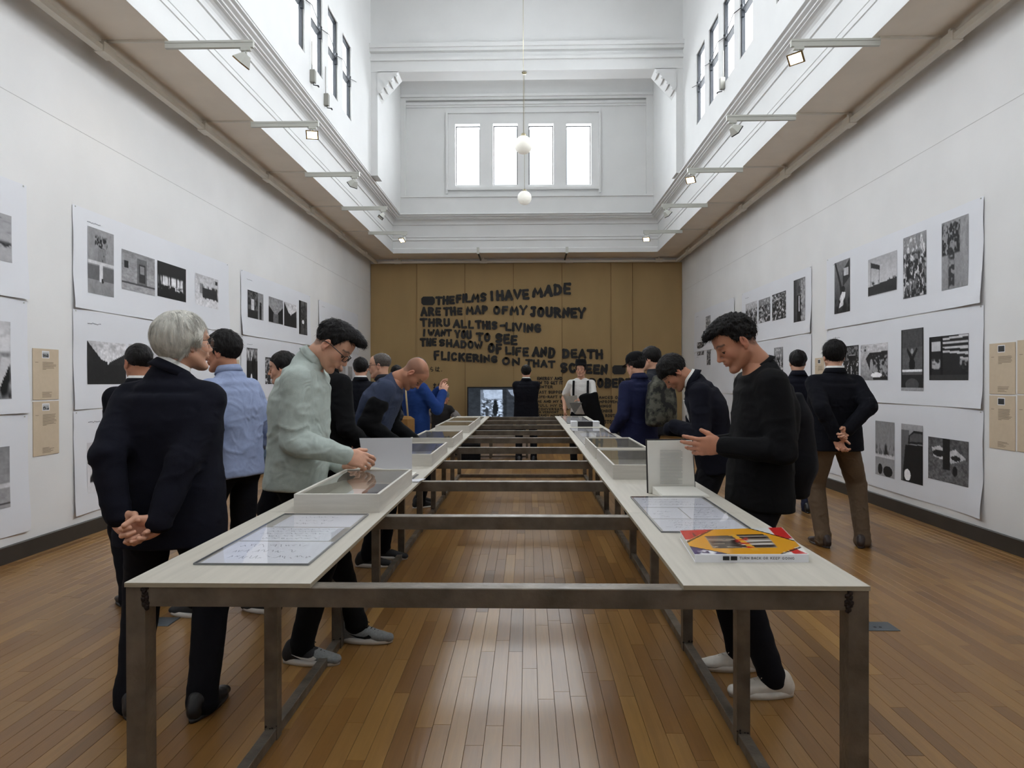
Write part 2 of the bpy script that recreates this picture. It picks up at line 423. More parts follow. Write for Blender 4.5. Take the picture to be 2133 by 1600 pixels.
def make_hand(Wr, F, Nn, right, s, h, curl=(25, 30, 30, 35), thumb=(20, 20), spread=1.0, fore=None, relaxd=None):
    F = nrm(F); Nn = np.array(Nn, float); Nn = nrm(Nn - F * (Nn @ F)); T = np.cross(F, Nn) * (1 if right else -1)
    f = Field(h); M = np.stack([T, F, Nn], 1)
    def P(t, a, n): return Wr + M @ (np.array([t, a, n]) * s)
    if fore is not None: f.cone(fore, Wr - F * .01, .034 * s, .027 * s, .01)
    f.ell(P(0, .0, 0), (.029 * s, .03 * s, .021 * s), M, .012)
    f.ell(P(.002, .045, -.001), (.040 * s, .048 * s, .0145 * s), M, .014)
    f.ell(P(.0, .075, -.001), (.041 * s, .022 * s, .0125 * s), M, .012)
    f.ell(P(.026, .03, .010), (.016 * s, .032 * s, .014 * s), M @ rz(-18), .012)
    f.ell(P(-.026, .035, .008), (.012 * s, .034 * s, .011 * s), M, .012)
    fl = [(.030, .086, .074, .0088), (.010, .092, .083, .0090), (-.011, .088, .077, .0086), (-.030, .079, .060, .0078)]
    for i, (t, a, L, r) in enumerate(fl):
        p = P(t, a, -.002); ang = 0; pts = [P(t * .9, a - .025, -.002), p]
        sp = (t / .03) * 5 * spread
        c = curl[i]; cs = (c, c * 1.15, c * .7) if not hasattr(c, '__len__') else c
        for seg, fr in enumerate((.46, .30, .24)):
            ang += cs[seg]
            d = M @ (rz(-sp) @ v3(0, cos(radians(ang)), sin(radians(ang))))
            p = p + d * L * fr * s; pts.append(p)
        f.chain(pts, [r * 1.0 * s, r * 1.08 * s, r * s, r * .93 * s, r * .82 * s], .004)
    p = P(.030, .020, .008); pts = [P(.018, .006, .004), p]
    a1, a2 = thumb
    d = M @ v3(sin(radians(48 - a1 * .5)), cos(radians(48 - a1 * .5)), sin(radians(a1 * .9))); p = p + d * .036 * s; pts.append(p)
    d = M @ v3(sin(radians(30 - a2)), cos(radians(30 - a2)), sin(radians(a1 * .9 + a2 * .6))); p = p + d * .030 * s; pts.append(p)
    f.chain(pts, [.013 * s, .0125 * s, .0110 * s, .0090 * s], .006)
    V, Q = f.mesh(); V = relax(V, Q, 1, .25)
    return V, Q

def join(parts):
    V = []; Q = []; C_ = []; n = 0
    for v, q, c in parts:
        if not len(v): continue
        V.append(v); Q.append(q + n); C_.append(c if c.ndim == 2 else np.tile(c, (len(v), 1))); n += len(v)
    return np.concatenate(V), np.concatenate(Q), np.concatenate(C_)

def strands(V, Nn, P, n, L, flow, w=.0012, lift=.15, seed=0):
    rg = np.random.default_rng(seed); ids = rg.integers(0, len(V), n)
    if L > .045: ok = np.flatnonzero((P[:, 1] < .022) | (P[:, 2] > .085)); ids = ok[rg.integers(0, len(ok), n)]
    vs = []; qs = []
    base = V[ids] - Nn[ids] * .002; fl = flow[ids]; nn = Nn[ids]
    side = np.cross(fl, nn); side /= np.linalg.norm(side, axis=1)[:, None] + 1e-9
    Lr = L * (.5 + rg.random(n))[:, None]; jit = rg.normal(0, .25, (n, 3)); d = fl + jit * (.22 if L > .045 else 1); d /= np.linalg.norm(d, axis=1)[:, None]
    rows = []
    for t, ww in ((0, 1.), (.5, .8), (1, .15)):
        p = base + d * Lr * t + nn * (lift * Lr * t + .002) - nn * (lift * Lr * t * t * .6) - nn * (Lr * t) ** 2 * 5.5
        rows.append((p - side * w * ww, p + side * w * ww, p + nn * w * .6 * ww))
    for r_ in rows: vs += [r_[0], r_[1], r_[2]]
    A = np.stack(vs, 1).reshape(-1, 3); k = 9
    Q = []
    for i in range(2):
        for j in range(3):
            a = i * 3 + j; b = i * 3 + (j + 1) % 3; Q.append([a, b, b + 3, a + 3])
    Q = (np.array(Q)[None] + (np.arange(n) * k)[:, None, None]).reshape(-1, 4)
    return A, Q

HAIRS = dict(
    short=dict(r=(.083, .104, .092), c=(0, -.014, .046), g=[(-.12, -.045), (-.07, -.05), (-.03, -.012), (0, -.002), (.022, .0), (.036, .045), (.06, .078), (.11, .084)], n=.004, f=60),
    full=dict(r=(.091, .110, .104), c=(0, -.014, .043), g=[(-.12, -.092), (-.06, -.090), (-.03, -.035), (0, -.008), (.022, -.012), (.038, .04), (.06, .068), (.11, .072)], n=.008, f=(34, 34, 20)),
    fringe=dict(r=(.089, .112, .100), c=(0, -.008, .046), g=[(-.12, -.06), (-.06, -.065), (-.03, -.03), (0, -.004), (.022, -.012), (.045, .032), (.08, .048), (.13, .046)], n=.007, f=45),
    quiff=dict(r=(.082, .103, .088), c=(0, -.014, .044), g=[(-.12, -.058), (-.07, -.056), (-.03, .004), (0, .016), (.024, .014), (.038, .055), (.055, .086), (.11, .090)], n=.005, f=50,
               ex=[((0, .025, .090), (.066, .074, .052)), ((0, .072, .112), (.052, .042, .030)), ((0, .106, .112), (.040, .026, .020))]),
    curly=dict(r=(.083, .103, .090), c=(0, -.014, .044), g=[(-.12, -.055), (-.07, -.055), (-.03, .0), (0, .012), (.024, .010), (.038, .055), (.055, .086), (.13, .086)], n=.012, f=75,
               ex=[((0, .02, .094), (.076, .088, .048)), ((0, .084, .092), (.054, .034, .030)), ((0, .104, .078), (.036, .016, .020))]),
    bob=dict(r=(.102, .118, .114), c=(0, -.016, .030), g=[(-.13, -.095), (-.06, -.098), (-.035, -.06), (-.012, -.004), (.02, .004), (.03, -.025), (.042, .03), (.07, .07), (.12, .074)], n=.004, f=(26, 26, 9)),
    thin=dict(r=(.082, .101, .083), c=(0, -.016, .046), g=[(-.12, -.05), (-.06, -.055), (-.03, -.015), (0, .0), (.022, .0), (.034, .06), (.05, .092), (.11, .13)], n=.003, f=60),
)
def make_hair(O, R, s, h, style, kx=1.0, nstr=0, L=.03, seed=1):
    H = HAIRS[style]; f = Field(h)
    c = O + R @ (np.array(H['c']) * s); f.ell(c, np.array(H['r']) * s, R, .01)
    for cc, rr in H.get('ex', []): f.ell(O + R @ (np.array(cc) * s), np.array(rr) * s, R, .022)
    gy = np.array([g[0] for g in H['g']]); gz = np.array([g[1] for g in H['g']])
    def cut(x, y, z):
        X, Y, Z = np.broadcast_arrays(x - O[0], y - O[1], z - O[2])
        ly = (R[0, 1] * X + R[1, 1] * Y + R[2, 1] * Z) / s; lz = (R[0, 2] * X + R[1, 2] * Y + R[2, 2] * Z) / s
        lx = (R[0, 0] * X + R[1, 0] * Y + R[2, 0] * Z) / s
        jag = .004 * np.sin(lx * 260) + .003 * np.sin(lx * 610 + 2 + ly * 300)
        return ((np.interp(ly, gy, gz) + jag * (ly > .03)) - lz) * s * .8
    f.func(cut, c - .2, c + .2, .008, 'i')
    V, Q = f.mesh(); V = relax(V, Q, 1, .4); N = normals(V, Q)
    P = (V - O) @ R / s
    n = vnoise(P, H['f']) * .6 + vnoise(P + 5, np.array(H['f']) * 2.3) * .4
    V = V + N * (H['n'] * s * n)[:, None]
    # flow: down and away from the crown
    crown = v3(.01, -.05, .14); d = P - crown; d[:, 2] -= .02
    fl = d - N @ R * ((d * (N @ R)).sum(1))[:, None]
    fl = (fl / (np.linalg.norm(fl, axis=1)[:, None] + 1e-9)) @ R.T
    if nstr:
        A, q2 = strands(V, N, P, nstr, L * s, fl, lift=.25 if style == 'curly' else .03 if style == 'bob' else .10, seed=seed)
        if style == 'bob':
            lo = A[:, 2] < (O[2] - .085 * s)
        Q = np.concatenate([Q, q2 + len(V)]); V = np.concatenate([V, A])
    return V, Q

def tube_pts(c, R, s, pts): return [c + R @ (np.array(p) * s) for p in pts]
def make_glasses(O, R, s, parent, rim, shape='rect', kx=1.0):
    b = MB(); ls = []; r = (.0022 if shape == 'rect' else .0014) * s
    for q in (1, -1):
        pts = []
        for i in range(21):
            a = 2 * pi * i / 20
            if shape == 'rect': x = .0245 * np.sign(cos(a)) * abs(cos(a)) ** .5; z = .0165 * np.sign(sin(a)) * abs(sin(a)) ** .5
            else: x = .022 * cos(a); z = .021 * sin(a)
            pts.append((q * (.034) + x, .112 - abs(q * .034 + x) * .16, .002 + z))
        W_ = tube_pts(O, R, s, pts); b.tube(W_, r, 6, cap=False)
        l = MB(); l.add(W_[:-1], [tuple(range(20))]); ls.append(l)
        b.tube(tube_pts(O, R, s, [(q * .057, .104, .010), (q * .075, .085, .012), (q * .083, .02, .012), (q * .084, -.018, .006), (q * .083, -.03, -.006)]), r * 1.1, 6)
    b.tube(tube_pts(O, R, s, [(-.012, .112, .006), (0, .115, .009), (.012, .112, .006)]), r, 6)
    g = b.build('glasses', rim, parent, True)
    for l in ls: l.build('lens', glass('spectacle_lens', refl=.03), g)
    return g

def make_shoe(p, yaw, s, h, parent, matr, sole=None, kind='sneaker', pitch=0.0, laces=None, toe=None):
    """p: ankle ground point; yaw in degrees (0 = person's forward)"""
    R = rz(yaw) @ rx(pitch); f = Field(h)
    def T(x, y, z): return np.array(p) + R @ (np.array([x, y, z]) * s)
    f.loft([(T(0, -.055, .040), .030 * s, .036 * s), (T(0, .0, .052), .036 * s, .046 * s), (T(0, .07, .040), .042 * s, .036 * s), (T(0, .13, .030), .044 * s, .026 * s), (T(0, .178, .025), .034 * s, .020 * s)],
           np.stack([R[:, 0], R[:, 1], R[:, 2]], 1), .02, 'u', 2.2)
    f.ell(T(0, -.016, .078), (.038 * s, .054 * s, .042 * s), R, .02)
    f.func(lambda x, y, z: (p[2] + .006 - z) + 0 * x + 0 * y, np.array(p) - .4, np.array(p) + .4, .004, 'i') if pitch == 0 else None
    V, Q = f.mesh(); V = relax(V, Q, 1, .3)
    o = fast('shoe', V, Q, matr, parent)
    if toe is not None:
        me = o.data; me.materials.append(toe); cx = np.zeros((len(me.polygons), 3), dtype=np.float32); me.polygons.foreach_get('center', cx.ravel())
        ly = ((cx - np.array(p)) @ R)[:, 1] / s; me.polygons.foreach_set('material_index', (ly > .085).astype(np.int32))
    b = MB(); n = 26; pr = []
    for i in range(n):
        a = 2 * pi * i / n; y = .058 + cos(a) * .140; x = sin(a) * .043 * (1 + .12 * cos(a)) * (.92 if y < 0 else 1)
        pr.append((x, y))
    hh = .030 if kind == 'sneaker' else .016
    V = [T(x * 1.03, y * 1.0, .001) for x, y in pr] + [T(x * 1.06, y * 1.01, hh * .5) for x, y in pr] + [T(x, y, hh) for x, y in pr]
    F = [tuple(range(n - 1, -1, -1)), tuple(2 * n + i for i in range(n))] + [(k * n + i, k * n + (i + 1) % n, (k + 1) * n + (i + 1) % n, (k + 1) * n + i) for k in (0, 1) for i in range(n)]
    b.add(V, F); b.build('sole', sole or matr, o, True)
    if laces:
        lb = MB()
        for i in range(5):
            y = .055 + i * .016; z = .088 - i * .0085
            lb.tube([T(-.018, y - .004, z - .004), T(0, y + .004, z + .004), T(.018, y - .004, z - .004)], .0024 * s, 5)
        lb.tube([T(0, .05, .092), T(.02, .04, .108), T(.034, .06, .092), T(.018, .066, .082)], .002 * s, 5)
        lb.tube([T(0, .05, .092), T(-.02, .045, .106), T(-.03, .07, .088)], .002 * s, 5)
        lb.build('lace', laces, o, True)
    return o, T

CLOTH = {}
def fab(name, rgb, rough=.9, noise=.05, sheen=.0, bump=.2, bscale=500, vcol=None, crease=.3):
    return mat(name, lin(*rgb), rough, spec=.15, noise=noise, nscale=60, bump=bump, bscale=bscale, sheen=sheen, vcol=vcol, crease=crease)

def person(label, x, y, rot, H=1.72, tone='fair', det=2, lean=0, lean2=None, side=0, twist=0, hp=0, hy=0, hr=0, hip=(0, 0), drop=0.0,
           feet=((-.10, 0, 8), (.10, 0, -8)), lift=(0, 0), knees=((0, 1, 0), (0, 1, 0)), arms=None, top='suit', topm=None, sleevem=None, legm=None,
           shoem=None, solem=None, skind='dress', lacem=None, hair='short', hairm=None, hstr=0, fat=1.0, headf=1.0, kx=1.0, glasses=None, collar=None,
           stub=0, age=0, name_parts=None, hem=None, neckf=0.0, neckx=0.0, handf=1.0, shz=.098, coverhem=0, seat=None, cuff=None, legw=1.0, shw=.170, hairL=.03, neckup=0.0):
    s = H / 1.72; lean2 = lean if lean2 is None else lean2
    root = empty('person', (x, y, 0), radians(rot)); tag(root, label, 'person')
    hb = {3: .008, 2: .010, 1: .013}[det]; hh = {3: .0026, 2: .0036, 1: .0055}[det]; hhand = {3: .0024, 2: .0032, 1: .005}[det]
    Pv = v3(hip[0], hip[1], .93 * s - drop)
    R1 = ry(side) @ rx(-lean); R2 = rz(twist) @ ry(side) @ rx(-lean2)
    Ch = Pv + R1 @ v3(0, 0, .27 * s); N0 = Ch + R2 @ v3(0, -.005, .245 * s)
    sh = [N0 + R2 @ (v3(q * shw, 0, -shz) * s) for q in (-1, 1)]
    Rh = rz(hy) @ ry(hr) @ rx(-hp) if not seat else rz(hy) @ ry(hr) @ rx(-hp)
    nd = nrm(R2[:, 2] + .6 * Rh[:, 2] + R2[:, 1] * neckf + R2[:, 0] * neckx)
    hs = .96 * s * headf
    O = N0 + nd * (.070 + neckup) * s + Rh @ (v3(0, .022, .055) * s)
    hips = [Pv + R1 @ (v3(q * .085, 0, -.03) * s) for q in (-1, 1)]
    ank = []; kn = []
    for i, q in enumerate((-1, 1)):
        fx, fy, fyaw = feet[i]
        a = v3(fx, fy, .085 * s + lift[i])
        k, a2 = ik(hips[i], a, .43 * s, .425 * s, rz(fyaw) @ np.array(knees[i], float)); kn.append(k); ank.append(a2)
    hands = []; elb = []; wr = []
    arms = arms or [None, None]
    for i, q in enumerate((-1, 1)):
        A = arms[i] or dict(t=(q * .27, .03, .86 * s), hint=(q * .3, -1, 0))
        t = np.array(A['t'], float)
        e, w_ = ik(sh[i], t, .285 * s, .255 * s, A.get('hint', (q * .4, -1, -.2))); elb.append(e); wr.append(w_)
        fd = nrm(w_ - e); A = dict(A); A.setdefault('F', fd); A.setdefault('N', (-q * 1, .1, 0)); hands.append(A)
    sk = np.array(SKC[tone])
    # -- body: one skin field, meshed finely at head and hands
    parts = []
    V, Q, Cc = make_head(O, Rh, N0, hs, hh, tone, kx=kx, stub=stub, age=age); parts.append((V, Q, Cc))
    f = Field(.014)
    f.loft([(Pv + R1 @ v3(0, 0, -.05) * s, .135 * s, .09 * s), (Pv + R1 @ v3(0, 0, .08) * s, .12 * s, .085 * s), (Ch, .135 * s, .092 * s), (Ch + R2 @ v3(0, 0, .13) * s, .14 * s, .09 * s), (N0 - R2 @ v3(0, 0, .02), .06 * s, .055 * s)], R1, .03)
    for i in (0, 1):
        f.chain([sh[i], elb[i], wr[i]], [.045 * s, .036 * s, .026 * s], .03); f.cone(N0 - R2 @ v3(0, 0, .05), sh[i], .05 * s, .045 * s, .03)
        f.chain([hips[i], kn[i], ank[i]], [.078 * s, .052 * s, .036 * s], .03); f.cone(ank[i], ank[i] + rz(feet[i][2]) @ v3(0, .10, -.055) * s, .030 * s, .016 * s, .02)
    f.cone(N0 - R2 @ v3(0, 0, .04), O - Rh @ v3(0, .01, .03), .05 * s, .048 * s, .02)
    V, Q = f.mesh(); parts.append((V, Q, sk))
    for i in (0, 1):
        A = hands[i]
        if A.get('hide'): continue
        V, Q = make_hand(wr[i], A['F'], A['N'], i == 1, s * 1.0 * handf, hhand, A.get('curl', (25, 30, 32, 36)), A.get('thumb', (20, 20)), A.get('spread', 1.0), fore=wr[i] - (wr[i] - elb[i]) * .22)
        kn_ = np.tile(sk, (len(V), 1)); kn_ *= (1 + .1 * vnoise(V, 60))[:, None]; kn_[:, 1:] *= .96
        parts.append((V, Q, kn_))
    V, Q, Cc = join(parts); body = fast('body', V, Q, skin(tone), root); setcolor(body, Cc)
    # -- eyes
    if det >= 2 or hair == 'hat':
        for q in (1, -1):
            eb = MB(); eb.sphere(O + Rh @ (v3(q * .031 * kx, .0795, .0005) * hs), .0112 * hs, 12, 0)
            eb.build('eye', mat('eye_dark', (.02, .014, .012), .15), root, True)
    # -- hair
    if hair and hair != 'none':
        V, Q = make_hair(O, Rh, hs, {3: .004, 2: .005, 1: .007}[det], 'full' if hair == 'hat' else hair, kx, hstr, hairL)
        fast('hair', V, Q, hairm, root)
    # -- trousers
    lw = legw
    f = Field(hb)
    f.loft([(Pv + R1 @ v3(0, -.005, -.09) * s, .158 * s * fat, .112 * s * fat), (Pv + R1 @ v3(0, 0, .02) * s, .155 * s * fat, .110 * s * fat), (Pv + R1 @ v3(0, 0, .10) * s, .145 * s * fat, .100 * s * fat)], R1, .03)
    for i, q in enumerate((-1, 1)):
        f.cone(hips[i] + v3(0, 0, -.02), kn[i], .086 * s * fat * lw, .070 * s * lw, .035)
        an = ank[i] + (kn[i] - ank[i]) * .02
        f.cone(kn[i], an, .070 * s * lw, .056 * s * lw, .02)
        f.cone(an, an + rz(feet[i][2]) @ v3(0, -.004, -.040 if skind == 'dress' else -.006) * s, .057 * s * lw, (.060 if skind == 'dress' else .052) * s * lw, .01)
    V, Q = f.mesh(); V = relax(V, Q, 2, .5); N = normals(V, Q)
    w = np.zeros(len(V))
    for i in (0, 1):
        dk = np.linalg.norm(V - kn[i], axis=1); da = np.linalg.norm(V - ank[i], axis=1); dh = np.linalg.norm(V - hips[i], axis=1)
        w += .55 * np.exp(-(dk / .14) ** 2) + np.exp(-(da / .12) ** 2) * .9 + .45 * np.exp(-(dh / .15) ** 2)
    n = vnoise(V, (7, 7, 22)) * .6 + vnoise(V + 3, (14, 14, 36)) * .4
    V = V + N * (n * (.0025 + .011 * np.clip(w, 0, 1)))[:, None]
    fast('trousers', V, Q, legm, root)
    # -- shoes
    for i in (0, 1):
        p = ank[i].copy(); p[2] -= .085 * s
        p = p + rz(feet[i][2]) @ v3(0, -.012, 0)
        o, T = make_shoe(p, feet[i][2], s, {3: .004, 2: .006, 1: .009}[det], root, shoem, solem, skind, pitch=0 if lift[i] == 0 else -18, laces=lacem, toe=shg if (name_parts and 'swoosh' in name_parts and i == 1) else None)
        if name_parts and 'swoosh' in name_parts and i == 1: o.data.materials[0] = shkn
        if name_parts and 'swoosh' in name_parts:
            for sg in (1, -1):
                b = MB(); up = [(.035, .050), (.02, .046), (.0, .036), (-.02, .030), (.004, .030), (.03, .038), (.075, .058)]
                pts = [T(sg * (.0445 if 0 < yy + .06 else .042), .045 - yy, zz) for yy, zz in [(-.055, .040), (-.045, .033), (-.02, .030), (.02, .037), (.065, .056), (.02, .044), (-.015, .041), (-.03, .045), (-.04, .052)]]
                V_ = pts + [q + (rz(feet[i][2]) @ v3(sg * .003, 0, 0)) for q in pts]; m_ = len(pts)
                b.add(V_, [tuple(range(m_)), tuple(range(2 * m_ - 1, m_ - 1, -1))] + [(a, (a + 1) % m_, m_ + (a + 1) % m_, m_ + a) for a in range(m_)])
                b.build('side_mark', name_parts['swoosh'][i], o)
    # -- top garment
    S_ = dict(suit=dict(sl=(.070, .062, .050), hem=-.16, rx=(.205, .190, .200, .196), ry=(.140, .126, .132, .122), k=.028),
              blazer=dict(sl=(.068, .060, .050), hem=-.14, rx=(.198, .184, .198, .194), ry=(.138, .124, .130, .120), k=.028),
              shirt=dict(sl=(.064, .058, .046), hem=-.10, rx=(.188, .180, .186, .182), ry=(.132, .126, .128, .116), k=.025),
              sweater=dict(sl=(.064, .056, .042), hem=-.09, rx=(.184, .176, .186, .182), ry=(.130, .120, .126, .112), k=.03),
              tee=dict(sl=(.062, .066, .06), hem=-.08, rx=(.176, .168, .176, .172), ry=(.122, .114, .120, .108), k=.02))[top]
    hemz = S_['hem'] if hem is None else hem
    rxx = [q * s * fat for q in S_['rx']]; ryy = [q * s * fat for q in S_['ry']]
    f = Field(hb)
    f.loft([(Pv + R1 @ v3(0, -.008, hemz) * s, rxx[0], ryy[0]), (Pv + R1 @ v3(0, 0, .0) * s, rxx[0] * .97, ryy[0] * .97), (Pv + R1 @ v3(0, 0, .13) * s, rxx[1], ryy[1]), (Ch + R2 @ v3(0, -.01, .02) * s, rxx[2], ryy[2]),
            (Ch + R2 @ v3(0, -.012, .115) * s, rxx[3] * .94, ryy[3]), (N0 + R2 @ v3(0, -.012, -.080) * s, .140 * s, .100 * s), (N0 + R2 @ v3(0, -.010, -.035) * s, .088 * s, .074 * s), (N0 + R2 @ v3(0, -.004, .006) * s, .066 * s, .064 * s)], R1, .02, 'u', 2.5)
    sl = S_['sl']
    for i, q in enumerate((-1, 1)):
        f.cone(N0 + R2 @ (v3(q * .045, -.006, -.050) * s), sh[i] + R2 @ (v3(-q * .015, 0, .0) * s), .044 * s, (.062 if top in ('suit', 'blazer') else .055) * s, .035)
        f.cone(sh[i], elb[i] if top != 'tee' else sh[i] + (elb[i] - sh[i]) * .68, sl[0] * s * min(fat, 1.08), sl[1] * s, S_['k'])
        if top != 'tee':
            cu = wr[i] - (wr[i] - elb[i]) * (.04 if cuff is None else cuff)
            f.cone(elb[i], cu, sl[1] * s, sl[2] * s, .012)
    # neck opening and straight hem
    cz = -.010 if top in ('sweater', 'tee') else .026
    if cz > 0: f.cone(N0 - nd * .03 * s, N0 + nd * .020 * s, .068 * s, .0625 * s, .02)
    q0 = N0 + nd * cz * s
    f.func(lambda x_, y_, z_: (x_ - q0[0]) * nd[0] + (y_ - q0[1]) * nd[1] + (z_ - q0[2]) * nd[2], q0 - .10, q0 + .13, .003, 'i')
    f.cone(N0 + nd * (cz - .014) * s, N0 + nd * .13 * s, .053 * s, .054 * s, .003, 's')
    hp0 = Pv + R1 @ v3(0, 0, hemz) * s; up = R1[:, 2]
    f.func(lambda x_, y_, z_: np.where(np.sqrt((x_ - hp0[0]) ** 2 + (y_ - hp0[1]) ** 2 + 0 * z_) < .235 * s * fat, (hp0[0] - x_) * up[0] + (hp0[1] - y_) * up[1] + (hp0[2] - z_) * up[2], -.05),
           hp0 - .35, hp0 + v3(.35, .35, .02), .004, 'i') if not seat else None
    V, Q = f.mesh(); V = relax(V, Q, 2, .45); N = normals(V, Q)
    w = np.full(len(V), .16); cen = Pv + R1 @ v3(0, 0, .12) * s
    for i in (0, 1):
        de = np.linalg.norm(V - elb[i], axis=1); ds = np.linalg.norm(V - (sh[i] + v3(0, 0, -.09)), axis=1); dw = np.linalg.norm(V - wr[i], axis=1)
        w += np.exp(-(de / .11) ** 2) + .5 * np.exp(-(ds / .09) ** 2) + .5 * np.exp(-(dw / .09) ** 2)
    w += .35 * np.exp(-((V[:, 2] - cen[2]) / .1) ** 2)
    n = vnoise(V, (8, 8, 16)) * .55 + vnoise(V + 9, (16, 16, 30)) * .45
    wv = V + .03 * np.stack([vnoise(V + k_, 6) for k_ in (1, 2, 3)], 1)
    rid = (1 - np.abs(vnoise(wv + 4, (9, 9, 19)))) ** 4 - .25
    amp = .017 if top in ('shirt',) else .010
    V = V + N * ((n * .7 + rid * .6) * (.002 + amp * np.clip(w, 0, 1)))[:, None]
    gname = dict(suit='jacket', blazer='jacket', shirt='shirt', sweater='sweater', tee='tee_shirt')[top]
    if name_parts and 'top' in name_parts: gname = name_parts['top']
    to = fast(gname, V, Q, topm, root)
    if sleevem is not None:                                    # contrast sleeves
        for i in (0, 1):
            f = Field(hb); a0 = sh[i] + (elb[i] - sh[i]) * .45; cu = wr[i] - (wr[i] - elb[i]) * .02
            f.cone(a0, elb[i], (sl[0] * .55 + sl[1] * .45) * s + .016, sl[1] * s + .016, .01).cone(elb[i], cu, sl[1] * s + .016, sl[2] * s + .008, .01)
            V, Q = f.mesh(); V = relax(V, Q, 2, .5); N = normals(V, Q); V = V + N * (.008 * vnoise(V, (14, 14, 26)))[:, None]; fast('sleeve', V, Q, sleevem, root)
    # -- collars
    def ring(nm, c0, axis, r0, r1, hgt, mt, front_open=.0, th=.004, tiltf=0.0, parent=root):
        ax = nrm(axis); rr = nrm(R2[:, 0] - ax * (R2[:, 0] @ ax)); ff = np.cross(ax, rr); b = MB(); n = 28; Vv = []
        prof = [(0, r0), (hgt, r1), (hgt * 1.04, r1 + th), (hgt * .1, r0 + th * 3.2), (hgt * .06, r0 + th * 2.2)]
        for t, r in prof:
            for i in range(n + 1):
                a = pi / 2 + front_open + (2 * pi - 2 * front_open) * i / n
                Vv.append(c0 + rr * cos(a) * r + ff * sin(a) * r * 1.02 + ax * (t - tiltf * max(sin(a), 0) ** 2))
        m_ = n + 1
        F = [(k * m_ + i, k * m_ + i + 1, ((k + 1) % 5) * m_ + i + 1, ((k + 1) % 5) * m_ + i) for k in range(5) for i in range(n)]
        F += [(0, m_, 2 * m_, 3 * m_, 4 * m_), (n, 4 * m_ + n, 3 * m_ + n, 2 * m_ + n, m_ + n)]
        b.add(Vv, F); return b.build(nm, mt, parent, True)
    if collar and top == 'sweater':
        ring('neck_band', N0 - nd * .022 * s, nd, .0700 * s, .0610 * s, .020 * s, collar[0], .0, .003, .0)
    elif collar:
        cm = collar[0]
        ring('shirt_collar', N0 + nd * .004 * s, nd, .0675 * s, .0605 * s, .040 * s, cm, .12, .004, .018)
        if len(collar) > 1: ring('jacket_collar', N0 - nd * .014 * s, nd, .078 * s, .069 * s, .042 * s, collar[1], .75, .005, .03)
    if glasses: make_glasses(O, Rh, hs, root, glasses[0], glasses[1], kx)
    J = dict(root=root, O=O, Rh=Rh, N0=N0, R2=R2, R1=R1, sh=sh, elb=elb, wr=wr, Pv=Pv, s=s, hs=hs, kn=kn, ank=ank, Ch=Ch, hands=hands, nd=nd, ring=ring)
    return J
def cuffs(J, i, m, ext=.0, r=.036):
    w, e = J['wr'][i], J['elb'][i]; d = nrm(w - e); b = MB()
    b.tube([w - d * .03, w + d * (.004 + ext)], r * J['s'], 14); b.build('cuff', m, J['root'], True)
# ================================================================ daylight: overcast sky behind the clerestory windows
XL, XR, YB, YF = -4.03, 3.91, 17.44, -7.5
ZS = 4.52                                     # soffit height
WXL, WXR, WYB, WYF = -3.28, 3.14, 16.6, -5.6  # light well
UXL, UXR, UYB = -3.07, 3.02, 16.5             # upper well walls
ZT = 8.9
SKY = (0.955, 0.97, 1.0)
def win_groups():
    return [(8.82, 4), (4.9, 4), (1.0, 4), (-3.6, 4)]  # last group, unseen behind the camera, added to light the people from the front
for y0, n in win_groups():
    yc = y0 + .83 * n / 2 + .02
    near = 1.35 if y0 < 2 else 1.0  # groups nearest and behind the camera boosted as added frontal fill
    area_light('daylight', (UXL - .42, yc, 6.75), (1, 0, -.10), 3.5, 1.9, 345 * near, SKY)
    area_light('daylight', (UXR + .42, yc + .3, 6.75), (-1, 0, -.10), 3.5, 1.9, 520 * near, SKY)
area_light('daylight', (-.1, UYB + .55, 6.95), (0, -1, -.1), 3.9, 1.8, 600, SKY)

# ================================================================ room shell
paint = mat('wall_paint', lin(226, 225, 224), .75, spec=.25, noise=.035, nscale=1.3, bump=.06, bscale=90)
paintw = mat('well_paint', lin(226, 226, 225), .7, spec=.25, noise=.02, nscale=2, bump=.05, bscale=80)
soff = mat('soffit_paint', lin(240, 230, 216), .75, spec=.2, noise=.03, nscale=3)
darkwood = mat('baseboard_wood', lin(52, 46, 40), .5, noise=.15, nscale=6)
def struct(o): o['kind'] = 'structure'; return o
struct(boxo('wall_left', (XL - .2, YF, -.1), (XL, YB, ZS), paint))
struct(boxo('wall_right', (XR, YF, -.1), (XR + .2, YB, ZS), paint))
struct(boxo('wall_back', (XL - .2, YB, -.1), (XR + .2, YB + .2, ZS), paint))
struct(boxo('wall_front', (XL - .2, YF - .2, -.1), (XR + .2, YF, ZS), paint))
struct(boxo('baseboard_left', (XL, YF, 0), (XL + .022, YB, .135), darkwood, None, .008))
struct(boxo('baseboard_right', (XR - .022, YF, 0), (XR, YB, .135), darkwood, None, .008))
struct(boxo('baseboard_back', (XL, YB - .02, 0), (XR, YB, .135), darkwood, None, .008))
for nm, x0, x1 in (('trim_7', XL, XL + .002), ('trim_8', XR - .002, XR)): struct(boxo(nm, (x0, YF, 3.655), (x1, YB, 3.659), mat('wall_seam', lin(196, 194, 192), .8)))
# soffit slabs round the light well
b = MB(); t = .09
b.box((XL - .2, YF - .2, ZS), (WXL, YB + .2, ZS + t)); b.box((WXR, YF - .2, ZS), (XR + .2, YB + .2, ZS + t))
b.box((WXL, WYB, ZS), (WXR, YB + .2, ZS + t)); b.box((WXL, YF - .2, ZS), (WXR, WYF, ZS + t))
struct(b.build('ceiling', soff))
